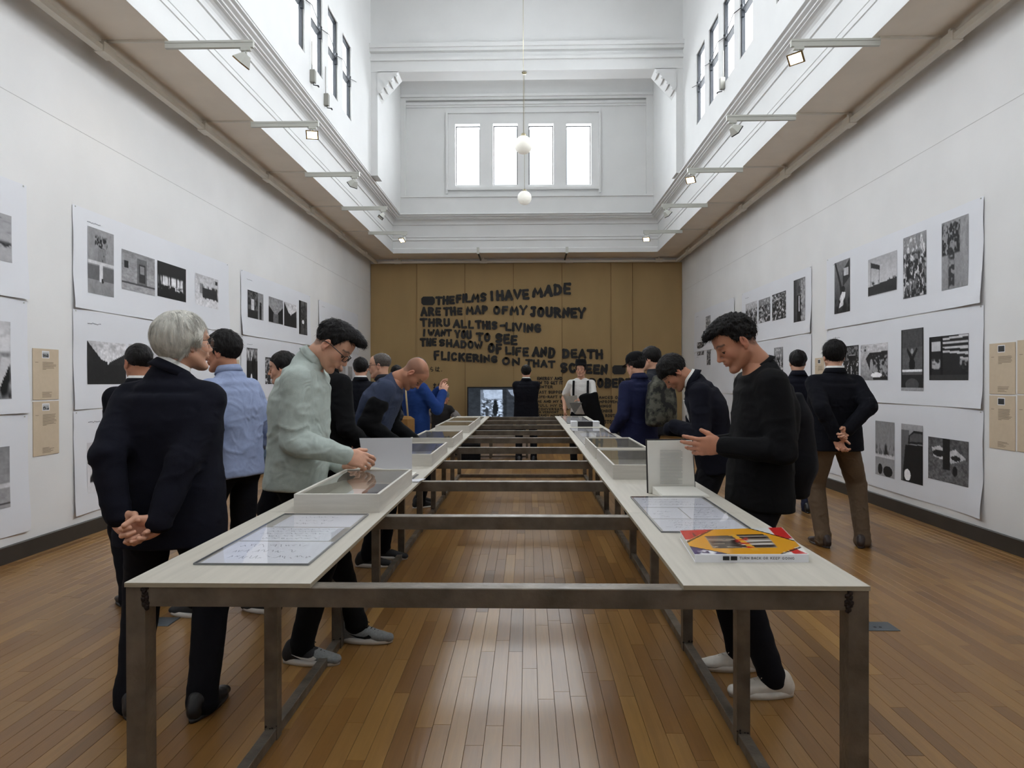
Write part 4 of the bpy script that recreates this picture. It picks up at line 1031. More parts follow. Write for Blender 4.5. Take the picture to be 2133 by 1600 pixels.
def brush_word(mb, word, x0, x1, b0, b1, h0, h1, P, wt=.19, seed=0, wobble=1.0):
    """letters fill [x0,x1]; baseline b0->b1, cap height h0->h1 (y up)"""
    rj = random.Random(seed * 7 + len(word)); ws = [GW.get(c, 1.0) for c in word]; gapw = .30; tot = sum(ws) + gapw * (len(ws) - 1); x = 0
    for c, w in zip(word, ws):
        t = (x + w / 2) / tot; h = (h0 + (h1 - h0) * t) * (1 - wt * .85) * (1 + wobble * rj.uniform(-.04, .04)); b_ = b0 + (b1 - b0) * t + wt * .42 * h0 + wobble * rj.uniform(-.02, .02) * h
        lx = x0 + (x1 - x0) * x / tot + wt * .15 * h0; lw = (x1 - x0) * w / tot - wt * .3 * h0; th = radians(rj.uniform(-3, 3)) * wobble; ln = rj.uniform(-.04, .04) * wobble
        for st in GL.get(c, []):
            pts = []
            for u, v in st:
                if c == 'I': u = .5
                px_, py_ = u * lw, v * h; px_ += ln * py_; pts.append((lx + px_ * cos(th) - py_ * sin(th), b_ + px_ * sin(th) + py_ * cos(th)))
            k_ = len(mb.f); ribbon(mb, pts, wt * (h0 + h1) / 2, lambda X, Y, q=(k_ % 997) * 1.1e-5: tuple(np.array(P(X, Y)) - np.array([0, q, 0])), rj)
        x += w + gapw
# ================================================================ the long display table
TX0, TX1, TY0, TY1, TZ = -1.03, .85, 1.722, 9.93, .887
BI0, BI1 = -.553, .389                         # inner board edges
stl = mat('bare_steel', lin(104, 95, 84), .40, metal=.5, noise=.28, nscale=14, bump=.15, bscale=70, rvar=.12, stretch=(1, 1, 1))
rustm = mat('weld_burn', lin(44, 34, 30), .6, metal=.6, noise=.4, nscale=60, bump=.6, bscale=120)
boardm = mat('board_wood', lin(190, 184, 172), .55, spec=.3, noise=.07, nscale=2.2, stretch=(22, 1.2, 1), bump=.12, bscale=60, rnd=.03)
edgem = mat('board_edge', lin(150, 140, 120), .6, noise=.15, nscale=20, stretch=(1, 1, 30))
tb = empty('display_table', ((TX0 + TX1) / 2, (TY0 + TY1) / 2, 0)); tag(tb, 'long steel-framed display table with two rows of pale boards', 'table')
tx, ty = (TX0 + TX1) / 2, (TY0 + TY1) / 2
def tbox(nm, lo, hi, m, bev=0.0): return boxo(nm, (lo[0] - tx, lo[1] - ty, lo[2]), (hi[0] - tx, hi[1] - ty, hi[2]), m, tb, bev)
BT = .012; RT = TZ - BT; TW = .05
ys = [TY0 + .912 * k for k in range(10)]
for k in range(9):
    y0 = TY0 - .004 if k == 0 else ys[k] + TW / 2 + .0008; y1 = (ys[k + 1] + TW / 2 - .0008) if k < 8 else TY1 + .004
    for a, c_ in ((TX0 - .002, BI0), (BI1, TX1 + .002)):
        m = MB(); lo = (a - tx, y0 - ty, RT); hi = (c_ - tx, y1 - ty, TZ)
        m.box(lo, hi, 0, .001); o = m.build('board', boardm, tb)
        o.data.materials.append(edgem)
        for p in o.data.polygons:
            if abs(p.normal[2]) < .3: p.material_index = 1
for k, y in enumerate(ys):
    a, c_ = (TX0 + TW, TX1 - TW)
    tbox('cross_rail', (a, y, RT - .05), (c_, y + TW, RT), stl, .002)
for s_ in (0, 1):
    x0 = TX0 if s_ == 0 else TX1 - TW; x1 = x0 + TW
    tbox('side_rail', (x0, TY0 + TW, RT - .05), (x1, TY1 - TW, RT - .0005), stl, .002)
    tbox('floor_rail', (x0 + .004, TY0 + TW, .004), (x1 - .004, TY1 - TW, .045), stl, .002)
    for k, y in enumerate(ys):
        tbox('leg', (x0, y, 0), (x1, y + TW, RT - (0 if k in (0, 9) else .05)), stl)
        m = MB(); xm = x0 + TW / 2 - tx; r_ = random.Random(k * 2 + s_)
        for _ in range(5): m.sphere((xm + r_.uniform(-.024, .024), y - ty - .001, .045 + r_.uniform(-.01, .012)), r_.uniform(.003, .006), 6)
        o = m.build('weld', rustm, tb, True); o['kind'] = 'stuff'
tbox('floor_rail', (TX0 + TW, TY1 - TW, .004), (TX1 - TW, TY1 - .004, .045), stl, .002)
for x in (TX0 + TW, TX1 - TW):                  # big weld beads on the front corners
    m = MB(); r_ = random.Random(int(x * 10) + 3)
    for i in range(22):
        m.sphere((x - tx + r_.uniform(-.007, .007), TY0 - ty - .0005, RT - .002 - .052 * i / 21), r_.uniform(.004, .0075), 6, 0, (1, .5, 1))
    o = m.build('weld', rustm, tb, True); o['kind'] = 'stuff'

# ---------------------------------------------------------------- flat print made of coloured mesh grids
inkm = mat('printed_ink', (.5, .5, .5), .6, spec=.25, vcol='Col'); glossm = mat('gloss_cover', (.5, .5, .5), .16, spec=.6, vcol='Col', coat=.5)
_L2 = np.random.default_rng(9).random((64, 64))
def n2(u, v, f):
    x = u * f; y = v * f; i = np.floor(x).astype(int); j = np.floor(y).astype(int); a = x - i; b_ = y - j; a = a * a * (3 - 2 * a); b_ = b_ * b_ * (3 - 2 * b_)
    g = lambda p, q: _L2[p & 63, q & 63]
    return (g(i, j) * (1 - a) + g(i + 1, j) * a) * (1 - b_) + (g(i, j + 1) * (1 - a) + g(i + 1, j + 1) * a) * b_
def paintops(ops, n, m):
    """grid n x m; u left-right, v top-down; returns (m*n,3) linear colours, row 0 = top"""
    u, v = np.meshgrid(np.linspace(0, 1, n), np.linspace(0, 1, m)); C_ = np.zeros((m, n, 3)) + .5
    col = lambda c: np.array(lin(c, c, c * 1.0)) if np.isscalar(c) else np.array(lin(*c))
    for o in ops:
        k = o[0]
        if k == 'g': t = v[..., None]; C_ = col(o[1]) * (1 - t) + col(o[2]) * t
        elif k == 'h': t = u[..., None]; C_ = col(o[1]) * (1 - t) + col(o[2]) * t
        elif k == 'r': M = (u >= o[1]) & (v >= o[2]) & (u <= o[3]) & (v <= o[4]); C_[M] = col(o[5])
        elif k == 'e':
            d = ((u - o[1]) / o[3]) ** 2 + ((v - o[2]) / o[4]) ** 2; M = d <= 1; C_[M] = col(o[5])
        elif k == 'p':                           # polygon
            P = o[1]; M = np.zeros(u.shape, bool); j = len(P) - 1
            for i in range(len(P)):
                (x1, y1), (x2, y2) = P[i], P[j]
                with np.errstate(divide='ignore', invalid='ignore'):
                    M ^= ((y1 > v) != (y2 > v)) & (u < (x2 - x1) * (v - y1) / (y2 - y1 + 1e-12) + x1)
                j = i
            C_[M] = col(o[2])
        elif k == 'n':                           # noise: amp, fu, fv
            nz = .5 * n2(u * o[2] / 10 + 2.3, v * o[3] / 10, 10) + .5 * n2(u * o[2] / 30 + 7, v * o[3] / 30 + 1, 10) - .5
            C_ = C_ * np.clip(1 + o[1] * 2 * nz, 0.02, 4)[..., None]
        elif k == 'c': C_ = np.clip(C_, 0, 1) ** 1.35 * 1.25 * np.array([1.0, .985, 1.02])
        elif k == 't':                           # threshold noise blobs inside a box: u0 v0 u1 v1 fu fv thr colour seed
            f1, f2 = o[5] * .22, o[6] * .22; nz = .6 * n2(u * f1 / 10 + o[9], v * f2 / 10 + o[9] * .7, 10) + .4 * n2(u * f1 / 4.3 + o[9] + 3, v * f2 / 4.3 + o[9], 10)
            w = np.clip((nz - o[7] + .05) / .12, 0, 1) * np.clip((u - o[1]) / .03, 0, 1) * np.clip((o[3] - u) / .03 + .3, 0, 1) * np.clip((v - o[2]) / .06, 0, 1) * np.clip((o[4] - v) / .03 + .3, 0, 1)
            C_ = C_ * (1 - w[..., None]) + col(o[8]) * w[..., None]
    return C_.reshape(-1, 3)
def grid_print(name, fn, ops, n, m, mt, parent):
    """fn(u,v)->point, v top-down"""
    V = [fn(i / (n - 1), j / (m - 1)) for j in range(m) for i in range(n)]
    F = [(j * n + i, (j + 1) * n + i, (j + 1) * n + i + 1, j * n + i + 1) for j in range(m - 1) for i in range(n - 1)]
    o = mk(name, V, F, mt, parent, True); setcolor(o, paintops(ops, n, m)); return o
def scribble(mb, x0, x1, y, z, h, seed, rows=1, th=.0008):
    """small handwriting-like strokes lying on a horizontal sheet"""
    r_ = random.Random(seed)
    x = x0
    while x < x1:
        w = r_.uniform(.008, .03)
        k = max(3, int(w / .004)); pts = [(x + w * i / k, y + h * (r_.random() - .5), z) for i in range(k + 1)]
        for p, q in zip(pts[:-1], pts[1:]):
            d = np.array(q) - np.array(p); n_ = np.array([-d[1], d[0], 0]); n_ = n_ / (np.linalg.norm(n_) + 1e-9) * th
            mb.add([np.array(p) - n_, np.array(q) - n_, np.array(q) + n_, np.array(p) + n_], [(0, 1, 2, 3)])
        x += w + r_.uniform(.003, .010)
whitep = mat('white_paper', lin(236, 236, 240), .7, spec=.3, noise=.02, nscale=6); pencil = mat('pencil_grey', lin(110, 110, 118), .8); inkd = mat('ink_dark', lin(30, 28, 30), .7)
acr = glass('acrylic_sheet', (.99, .99, 1), .05, .03); acre = mat('acrylic_edge', lin(120, 122, 124), .3)
# documents under acrylic
def doc_panel(x0, x1, y0, y1, papers, lab, seed):
    e = empty('document_display', ((x0 + x1) / 2, (y0 + y1) / 2, TZ)); tag(e, lab, 'document'); cx, cy = (x0 + x1) / 2, (y0 + y1) / 2
    for k, (a, b_, c_, d_, rows) in enumerate(papers):
        p = boxo('paper', (a - cx, c_ - cy, .0004), (b_ - cx, d_ - cy, .0014), whitep, e)
        mb = MB(); r_ = random.Random(seed + k)
        for j in range(rows):
            yy = d_ - (d_ - c_) * (j + .8) / (rows + .8) - cy; aa = a + .02 + r_.random() * .05; bb = b_ - .02 - r_.random() * .09
            scribble(mb, aa - cx, bb - cx, yy, .0018, (d_ - c_) / (rows + 1) * .55, seed * 10 + j + k * 50)
        o = mb.build('handwriting', pencil, p); o['kind'] = 'stuff'
    boxo('acrylic_cover', (x0 - cx, y0 - cy, .003), (x1 - cx, y1 - cy, .006), acr, e)
    b = MB(); t = .0016
    for lo, hi in (((x0, y0 - t), (x1, y0)), ((x0, y1), (x1, y1 + t)), ((x0 - t, y0), (x0, y1)), ((x1, y0), (x1 + t, y1))): b.box((lo[0] - cx, lo[1] - cy, .0005), (hi[0] - cx, hi[1] - cy, .006))
    b.build('acrylic_edge', acre, e)
doc_panel(-.935, -.612, 1.885, 2.60, [(-.925, -.62, 1.90, 2.16, 3), (-.925, -.64, 2.17, 2.37, 5), (-.90, -.625, 2.38, 2.59, 3)], 'three handwritten white papers under acrylic, nearest on the left board', 3)
doc_panel(.45, .765, 2.31, 3.005, [(.46, .755, 2.32, 2.53, 5), (.46, .60, 2.54, 2.76, 4), (.605, .755, 2.54, 2.76, 5), (.46, .755, 2.77, 2.995, 3)], 'printed sheets under acrylic behind the yellow book', 5)
doc_panel(.45, .80, 5.45, 7.35, [(.47, .6, 7.0, 7.3, 2), (.61, .74, 6.9, 7.25, 2), (.5, .62, 6.3, 6.7, 2), (.64, .78, 6.35, 6.8, 2), (.49, .75, 5.6, 6.1, 3)], 'white cards and prints laid flat beyond the right display boxes', 7)
doc_panel(.47, .78, 8.15, 9.75, [(.49, .76, 8.3, 9.0, 4), (.49, .76, 9.05, 9.6, 4)], 'grey prints under acrylic at the far end of the right board', 9)
doc_panel(-.90, -.62, 8.5, 9.6, [(-.88, -.64, 8.6, 9.05, 3), (-.85, -.66, 9.1, 9.5, 3)], 'white papers under acrylic at the far end of the left board', 11)
# shadow-box display cases
casem = mat('case_wood', lin(210, 205, 196), .55, spec=.3, noise=.06, nscale=5, stretch=(1, 1, 12), bump=.08, bscale=70)
casein = mat('case_lining', lin(196, 190, 176), .7)
cglass = glass('case_glass', (.97, .97, .96), .10, .015)
def case(x0, x1, y0, y1, h, lab, items):
    e = empty('display_case', ((x0 + x1) / 2, (y0 + y1) / 2, TZ)); tag(e, lab, 'display case', 'glass topped display boxes on the table'); w, d = (x1 - x0) / 2, (y1 - y0) / 2; t = .012
    boxo('base', (-w + t, -d + t, .001), (w - t, d - t, .008), casein, e)
    boxo('side_panel', (-w, -d, 0), (w, -d + t, h), casem, e, .001); boxo('side_panel', (-w, d - t, 0), (w, d, h), casem, e, .001)
    boxo('side_panel', (-w, -d + t, 0), (-w + t, d - t, h), casem, e, .001); boxo('side_panel', (w - t, -d + t, 0), (w, d - t, h), casem, e, .001)
    boxo('glass_lid', (-w + t, -d + t, h - .008), (w - t, d - t, h - .005), cglass, e)
    cx, cy = (x0 + x1) / 2, (y0 + y1) / 2
    for nm, lo, hi, m, lab2 in items:
        o = boxo(nm, lo, hi, m, None, .002); o.location = (cx, cy, TZ + .0085); tag(o, lab2, nm.replace('_', ' '))
dkb = mat('dark_cover', lin(46, 44, 48), .4); greyp = mat('grey_print', lin(128, 128, 134), .5, noise=.3, nscale=30)
case(-.915, -.58, 2.645, 3.40, .073, 'white display box nearest on the left board, before the reader in green', [('small_book', (.02, -.05, 0), (.13, .18, .02), dkb, 'dark small book inside the nearest left display box'), ('white_card', (-.06, -.1, 0), (.0, .12, .006), whitep, 'white card inside the nearest left display box')])
case(-.915, -.58, 4.10, 4.90, .073, 'second white display box on the left board', [('photo_card', (-.11, -.2, 0), (.12, .2, .004), greyp, 'grey photo card inside the second left display box')])
case(-.915, -.58, 5.27, 6.07, .073, 'third white display box on the left board', [])
case(-.915, -.58, 6.72, 7.47, .073, 'fourth white display box on the left board', [])
case(-.915, -.58, 7.52, 8.32, .073, 'fifth and farthest white display box on the left board', [])
case(.442, .785, 3.56, 4.40, .075, 'white display box nearest on the right board, behind the open book', [('photo_card', (-.06, -.33, 0), (.14, -.1, .004), whitep, 'white card inside the nearest right display box'), ('brass_clip', (-.13, -.36, 0), (-.09, -.32, .012), mat('clip_brown', lin(110, 70, 44), .4), 'small brown clip inside the nearest right display box')])
case(.442, .785, 4.47, 5.30, .075, 'farther white display box on the right board', [])
for x0, x1, m, lab in ((.485, .555, whitep, 'small white box left of the black box on the far right board'), (.558, .722, dkb, 'black box between two white boxes on the far right board'), (.725, .80, whitep, 'small white box right of the black box on the far right board')):
    e = empty('small_box', ((x0 + x1) / 2, 7.73, TZ)); tag(e, lab, 'box'); w = (x1 - x0) / 2
    boxo('body', (-w, -.09, 0), (w, .09, .045), m, e, .002); boxo('lid', (-w - .001, -.092, .0455), (w + .001, .092, .058), m, e, .002)
# glossy yellow book on the near right corner
e = empty('yellow_book', (.63, 2.09, TZ)); tag(e, 'thick glossy yellow book with red corners at the near end of the right board', 'book')
nl, nr, fr_, fl_ = [np.array(p) - [.63, 2.09, 0] for p in ((.470, 1.935, 0), (.790, 1.942, 0), (.835, 2.262, 0), (.492, 2.225, 0))]
V = []
for z, k in ((.0022, 0), (.0192, 0)):
    for p, dz in ((nl, 0), (nr, 0), (fr_, 0), (fl_, 0)): V.append((p[0] * .985, p[1] * .985 + .002, z + dz))
mk('page_block', V, [(0, 3, 2, 1), (4, 5, 6, 7), (0, 1, 5, 4), (1, 2, 6, 5), (2, 3, 7, 6), (3, 0, 4, 7)], mat('page_edges', lin(214, 210, 200), .8, noise=.08, nscale=3, stretch=(1, 1, 300)), e)
V = [tuple(p + np.array([0, 0, z])) for z in (0, .002) for p in (nl, nr, fr_, fl_)]
mk('back_cover', V, [(0, 3, 2, 1), (4, 5, 6, 7), (0, 1, 5, 4), (1, 2, 6, 5), (2, 3, 7, 6), (3, 0, 4, 7)], whitep, e)
Z = [.0225, .0228, .030, .0265]
def cov(u, v, dz=.0):
    a = nl * (1 - u) + nr * u; b_ = fl_ * (1 - u) + fr_ * u; t = 1 - v; p = a * (1 - t) + b_ * t
    z = (Z[0] * (1 - u) + Z[1] * u) * (1 - t) + (Z[3] * (1 - u) + Z[2] * u) * t; p = p.copy(); p[2] = z + dz; return p
Yc, Rc = (226, 160, 40), (200, 44, 40)
ops = [('g', (232, 232, 228), (236, 234, 228)), ('r', 0, 0, .34, .42, Rc), ('r', .86, 0, .99, .45, Rc), ('p', [(.84, .80), (.93, .80), (1, 1), (.88, 1)], Rc), ('p', [(.0, .70), (.10, .76), (.34, 1), (0, 1)], (56, 48, 110)),
       ('t', .02, .82, .24, 1, 60, 60, .55, (236, 236, 240), 3), ('p', [(0, .48), (.30, .0), (.66, .0), (1.0, .55), (1.0, .72), (.74, 1), (.32, 1), (.0, .68)], Yc),
       ('p', [(0, .50), (.30, .0), (.325, .0), (.0, .545)], (40, 30, 20)), ('p', [(.66, 0), (.685, 0), (1, .54), (1, .58)], (40, 30, 20)), ('p', [(.74, 1), (.77, 1), (1, .78), (1, .74)], (60, 40, 20)), ('p', [(0, .68), (.32, 1), (.29, 1), (0, .71)], (60, 40, 20)),
       ('r', .20, .30, .78, .78, (150, 136, 120)), ('t', .20, .30, .78, .78, 6, 90, .5, (60, 48, 40), 1), ('t', .45, .32, .78, .78, 5, 80, .6, (214, 208, 200), 2), ('t', .2, .3, .5, .78, 50, 60, .62, (40, 28, 24), 4),
       ('p', [(.44, .24), (.49, .24), (.60, .86), (.54, .86)], (226, 170, 60)), ('t', .44, .3, .58, .8, 60, 60, .6, (200, 40, 30), 6), ('r', .20, .28, .42, .31, (50, 36, 24)), ('r', .5, .26, .76, .30, (50, 40, 30)), ('r', .10, .12, .115, .3, (30, 20, 20))]
fc = grid_print('front_cover', cov, ops, 90, 70, glossm, e)
V = [tuple(cov(u, v, dz)) for dz in (-.0026, -.0016) for u, v in ((0, 1), (1, 1), (1, 0), (0, 0))]
mk('cover_board', V, [(0, 3, 2, 1), (4, 5, 6, 7), (0, 1, 5, 4), (1, 2, 6, 5), (2, 3, 7, 6), (3, 0, 4, 7)], whitep, fc)
sp = mk('spine', [tuple(nl + [0, -.002, 0]), tuple(nr + [0, -.002, 0]), tuple(nr + [0, -.002, .0225]), tuple(nl + [0, -.002, .0222]), tuple(nl + [0, .001, 0]), tuple(nr + [0, .001, 0]), tuple(nr + [0, .001, .0226]), tuple(nl + [0, .001, .0223])],
        [(0, 1, 2, 3), (7, 6, 5, 4), (3, 2, 6, 7), (0, 4, 5, 1), (0, 3, 7, 4), (1, 5, 6, 2)], whitep, e)
# spine lettering of the yellow book
mb = MB(); Pp = lambda x, y: (x, nl[1] - .0026 + (nr[1] - nl[1]) * (x - nl[0]) / (nr[0] - nl[0]), y)
x = nl[0] + .125
for w in ('TURN', 'BACK', 'OR', 'KEEP', 'GOING'):
    L_ = .0068 * len(w); brush_word(mb, w, x, x + L_, .009, .009, .007, .007, Pp, .16, 3, .2); x += L_ + .006
x = nl[0] + .02; 
o = mb.build('spine_lettering', inkd, sp)
boxo('spine_block', (nl[0] + .078, nl[1] - .0026, .007), (nl[0] + .096, nl[1] - .0015, .018), inkd, sp); boxo('spine_block', (nl[0] + .1, nl[1] - .0026, .007), (nl[0] + .118, nl[1] - .0015, .018), inkd, sp)
# ================================================================ brown paper mural on the far wall
kraft = mat('kraft_paper', lin(168, 142, 100), .7, spec=.25, noise=.05, nscale=1.4, stretch=(1.5, 1, .5), bump=.05, bscale=40)
blackp = mat('black_brush_paint', lin(26, 25, 26), .6, noise=.2, nscale=30)
MY = YB - .04; mural = empty('paper_mural', (-.07, MY, 2.2)); tag(mural, 'brown paper mural with black hand painted words covering the far wall', 'mural')
ed = [-4.02, -2.837, -1.608, -.37, .864, 2.105, 2.652, 3.90]
for k in range(7):
    x0, x1 = ed[k] - (.012 if k else 0), ed[k + 1] + .012 * (k < 6); nx, nz = 14, 10; V = []; rr = random.Random(k)
    for j in range(nz + 1):
        for i in range(nx + 1):
            x = x0 + (x1 - x0) * i / nx; z = .14 + (4.40 - .14) * j / nz
            wv = .006 * sin(x * 9 + k + z * .4) + (.012 if k % 2 else 0) + (.012 * max(0, 1 - (x - x0) / .06) + .008 * max(0, 1 - (x1 - x) / .06)) * (.4 + .6 * abs(sin(z * 1.3 + k)))
            V.append((x + .07 + .006 * sin(z * 2 + k) * (i in (0, nx)), -wv * (.5 + .5 * (1 - j / nz)) * 1.0 + .002, z - 2.2))
    F = [(j * (nx + 1) + i, j * (nx + 1) + i + 1, (j + 1) * (nx + 1) + i + 1, (j + 1) * (nx + 1) + i) for j in range(nz) for i in range(nx)]
    mk('paper_panel', V, F, kraft, mural, True)
    m = MB(); m.tube([(x1 + .07 - .004, -.0165, -2.05), (x1 + .07 - .006, -.012, 2.19)], .0045, 5)
    if k < 6: m.build('seam', mat('kraft_seam', lin(116, 80, 46), .9), mural, True)
def mp(x, y): p = at_y(x, y, MY); return p
def mural_word(mb, w, x0, x1, yt0, yt1, yb0, yb1, wt, seed, wob=1.0):
    a, b_ = mp(x0, yb0), mp(x1, yb1); at, bt = mp(x0, yt0), mp(x1, yt1)
    P = lambda x, z: (x + .07, -.030, z - 2.2)
    brush_word(mb, w, a[0], b_[0], a[2], b_[2], at[2] - a[2], bt[2] - b_[2], P, wt, seed, wob)
LINES = [[('THE', 909, 946, 618, 616, 636, 634), ('FILMS', 951, 1012, 614, 609, 632, 628), ('I', 1022, 1028, 607, 607, 627, 626), ('HAVE', 1035, 1101, 606, 602, 627, 624), ('MADE', 1110, 1187, 599, 588, 620, 613)],
         [('ARE', 878, 917, 640, 640, 659, 658), ('THE', 925, 962, 640, 641, 659, 657), ('MAP', 972, 1016, 637, 637, 656, 654), ('OF', 1028, 1057, 638, 638, 656, 655), ('MY', 1063, 1097, 636, 638, 657, 656), ('JOURNEY', 1105, 1218, 639, 642, 660, 664)],
         [('THRU', 877, 937, 663, 664, 681, 681), ('ALL', 945, 986, 666, 668, 683, 685), ('THIS', 992, 1035, 668, 669, 685, 687), ('-', 1042, 1051, 670, 670, 686, 686), ('LIVING', 1053, 1127, 672, 675, 689, 694)],
         [('I', 881, 886, 686, 686, 701, 701), ('WANT', 892, 940, 686, 686, 701, 701), ('YOU', 949, 982, 688, 688, 704, 707), ('TO', 993, 1021, 693, 694, 710, 712), ('SEE', 1032, 1076, 694, 698, 714, 720)],
         [('THE', 877, 908, 705, 704, 722, 721), ('SHADOW', 915, 1005, 706, 712, 721, 729), ('OF', 1017, 1045, 714, 717, 734, 738), ('LIFE', 1053, 1100, 722, 724, 738, 743), ('AND', 1110, 1155, 723, 724, 742, 746), ('DEATH', 1172, 1255, 727, 728, 746, 748)],
         [('FLICKERING', 905, 1036, 730, 742, 750, 757), ('ON', 1046, 1083, 743, 747, 760, 763), ('THAT', 1095, 1155, 748, 752, 764, 767), ('SCREEN', 1168, 1265, 755, 760, 776, 781)],
         [('ROBERT', 1229, 1316, 788, 788, 808, 808)]]
for li, L_ in enumerate(LINES):
    mb = MB()
    for k, w in enumerate(L_):
        wb = MB(); mural_word(wb, *w, .285, li * 10 + k, .9); wb.build('painted_word', blackp, mural)
    for bx in ([(878, 906, 618, 636)] if li == 0 else [(1275, 1303, 761, 780)] if li == 5 else []):
        a, b_ = mp(bx[0], bx[3]), mp(bx[1], bx[2]); r_ = .05
        mb.add([(a[0] + .07 + r_, -.034, a[2] - 2.2), (b_[0] + .07 - r_, -.034, a[2] - 2.2), (b_[0] + .07, -.034, a[2] - 2.2 + r_), (b_[0] + .07, -.034, b_[2] - 2.2 - r_), (b_[0] + .07 - r_, -.034, b_[2] - 2.2), (a[0] + .07 + r_, -.034, b_[2] - 2.2), (a[0] + .07, -.034, b_[2] - 2.2 - r_), (a[0] + .07, -.034, a[2] - 2.2 + r_)], [tuple(range(8))])
    if mb.v: mb.build('painted_block', blackp, mural)
SM = [('ENERGY AND', 1119, 1171, 785, 792), ('HOW TO GET IT', 1113, 1172, 794, 801), ('HUNTER', 1116, 1151, 803, 809), ('LAST SUPPER', 1119, 1172, 814, 820), ('LIFE-RAFT EARTH', 1119, 1192, 824, 829.5), ('ME AND MY BROTHER', 1118, 1204, 833.5, 839), ('PULL MY DAISY', 1118, 1192, 842, 847.5),
      ('CONVERSATIONS', 1121, 1190, 850, 855), ('IN VERMONT', 1121, 1163, 856, 861), ('CANDY MOUNTAIN', 1122, 1180, 863, 868),
      ('LIFE DANCES ON', 1219, 1292, 825, 831), ('HOME IMPROVEMENTS', 1222, 1306, 834, 840), ('FLAMINGO', 1233, 1272, 843, 849), ('I REMEMBER', 1232, 1275, 853, 859), ('PAPER ROUTE', 1232, 1285, 862.5, 869), ('TRUE STORY', 1233, 1285, 875, 882.5)]
for k, (t, x0, x1, y0, y1) in enumerate(SM):
    mb = MB(); mural_word(mb, t, x0, x1, y0, y0, y1, y1, .23, 100 + k, .5); mb.build('small_lettering', blackp, mural)
for k, (t, x0, x1, y0, y1) in enumerate([('\u3089\u306f.', 895, 922, 764, 774), ('\u307e\u3060\u3088', 902, 931, 798, 810), ('\u3066', 899, 908, 816, 827), ('\u3044', 927, 937, 831, 839), ('\u30fc\u30c8', 928, 947, 849, 861)]):
    mb = MB(); mural_word(mb, t, x0, x1, y0, y0, y1, y1, .14, 200 + k, .5); mb.build('kana_lettering', blackp, mural)

# ================================================================ television on a low stand
tvb = mat('tv_black', lin(22, 22, 26), .35, spec=.5)
t0 = at_y(973, 806, 16.9); t1 = at_y(1106, 806, 16.9); W_ = (t1[0] - t0[0]); Hh = W_ * .565; e = empty('television', ((t0[0] + t1[0]) / 2, 16.9, t0[2] - Hh - .02)); tag(e, 'black flat television showing a black and white film by the mural', 'television')
boxo('casing', (-W_ / 2, 0, 0), (W_ / 2, .06, Hh + .02), tvb, e, .004)
boxo('foot', (-.35, -.06, -.06), (.35, .12, 0), tvb, e)
scr = bpy.data.materials.new('tv_screen'); scr.use_nodes = True; nt = scr.node_tree; nt.nodes.clear(); a_ = nt.nodes.new('ShaderNodeVertexColor'); a_.layer_name = 'Col'; em = nt.nodes.new('ShaderNodeEmission'); em.inputs[1].default_value = 1.0
out = nt.nodes.new('ShaderNodeOutputMaterial'); nt.links.new(a_.outputs[0], em.inputs[0]); nt.links.new(em.outputs[0], out.inputs[0])
B_ = lambda g: (int(g * .92), int(g * 1.0), min(255, int(g * 1.12)))
ops = [('g', B_(52), B_(56)), ('r', .20, .06, .56, .78, B_(120)), ('p', [(.24, .05), (.56, .05), (.56, .34), (.26, .30)], B_(190)), ('t', .2, .3, .56, .85, 90, 90, .5, B_(220), 1), ('t', .2, .3, .56, .85, 70, 70, .58, B_(60), 5), ('e', .44, .62, .045, .2, B_(34)), ('e', .44, .40, .03, .05, B_(34)), ('e', .30, .7, .03, .14, B_(60)), ('r', .57, .0, .62, 1, B_(46)),
       ('r', .62, .04, 1, .96, B_(60)), ('p', [(.64, .05), (.84, .05), (.80, .30), (.70, .2)], B_(150)), ('p', [(.78, .7), (.90, .4), (1, .5), (1, 1), (.76, 1)], B_(170)), ('e', .84, .45, .10, .22, B_(30)), ('n', .35, 40, 40)]
grid_print('screen', lambda u, v: (-W_ / 2 + .03 + (W_ - .06) * u, -.002, Hh - .01 - (Hh - .05) * v), ops, 90, 50, scr, e)
e = empty('television_stand', ((t0[0] + t1[0]) / 2, 17.0, 0)); tag(e, 'low dark stand under the television by the mural', 'stand'); zt = t0[2] - Hh - .082
boxo('top', (-.7, -.2, zt - .03), (.7, .2, zt), tvb, e); boxo('cabinet', (-.66, -.18, .0), (.66, .18, zt - .031), tvb, e)
# bench before the television
e = empty('bench', (-.95, 12.5, 0)); tag(e, 'steel framed bench with pale seat in front of the television', 'bench')
boxo('seat', (-1.0, -.2, .395), (1.0, .2, .425), boardm, e, .003); boxo('seat_rail', (-.99, -.19, .345), (.99, .19, .394), stl, e)
for xx in (-.97, .27, .93):
    for yy in (-.17, .17): boxo('leg', (xx - .02, yy - .02, 0), (xx + .02, yy + .02, .345), stl, e)
boxo('stretcher', (-.949, -.185, .02), (.909, -.155, .05), stl, e)
o = MB(); o.box((-.18, -.14, 0), (.2, .14, .33), 0, .05); o = o.build('backpack', fab('black_cloth', (18, 18, 20)), None); o.location = (-1.05, 12.05, 0); tag(o, 'black bag standing on the floor before the bench', 'bag')

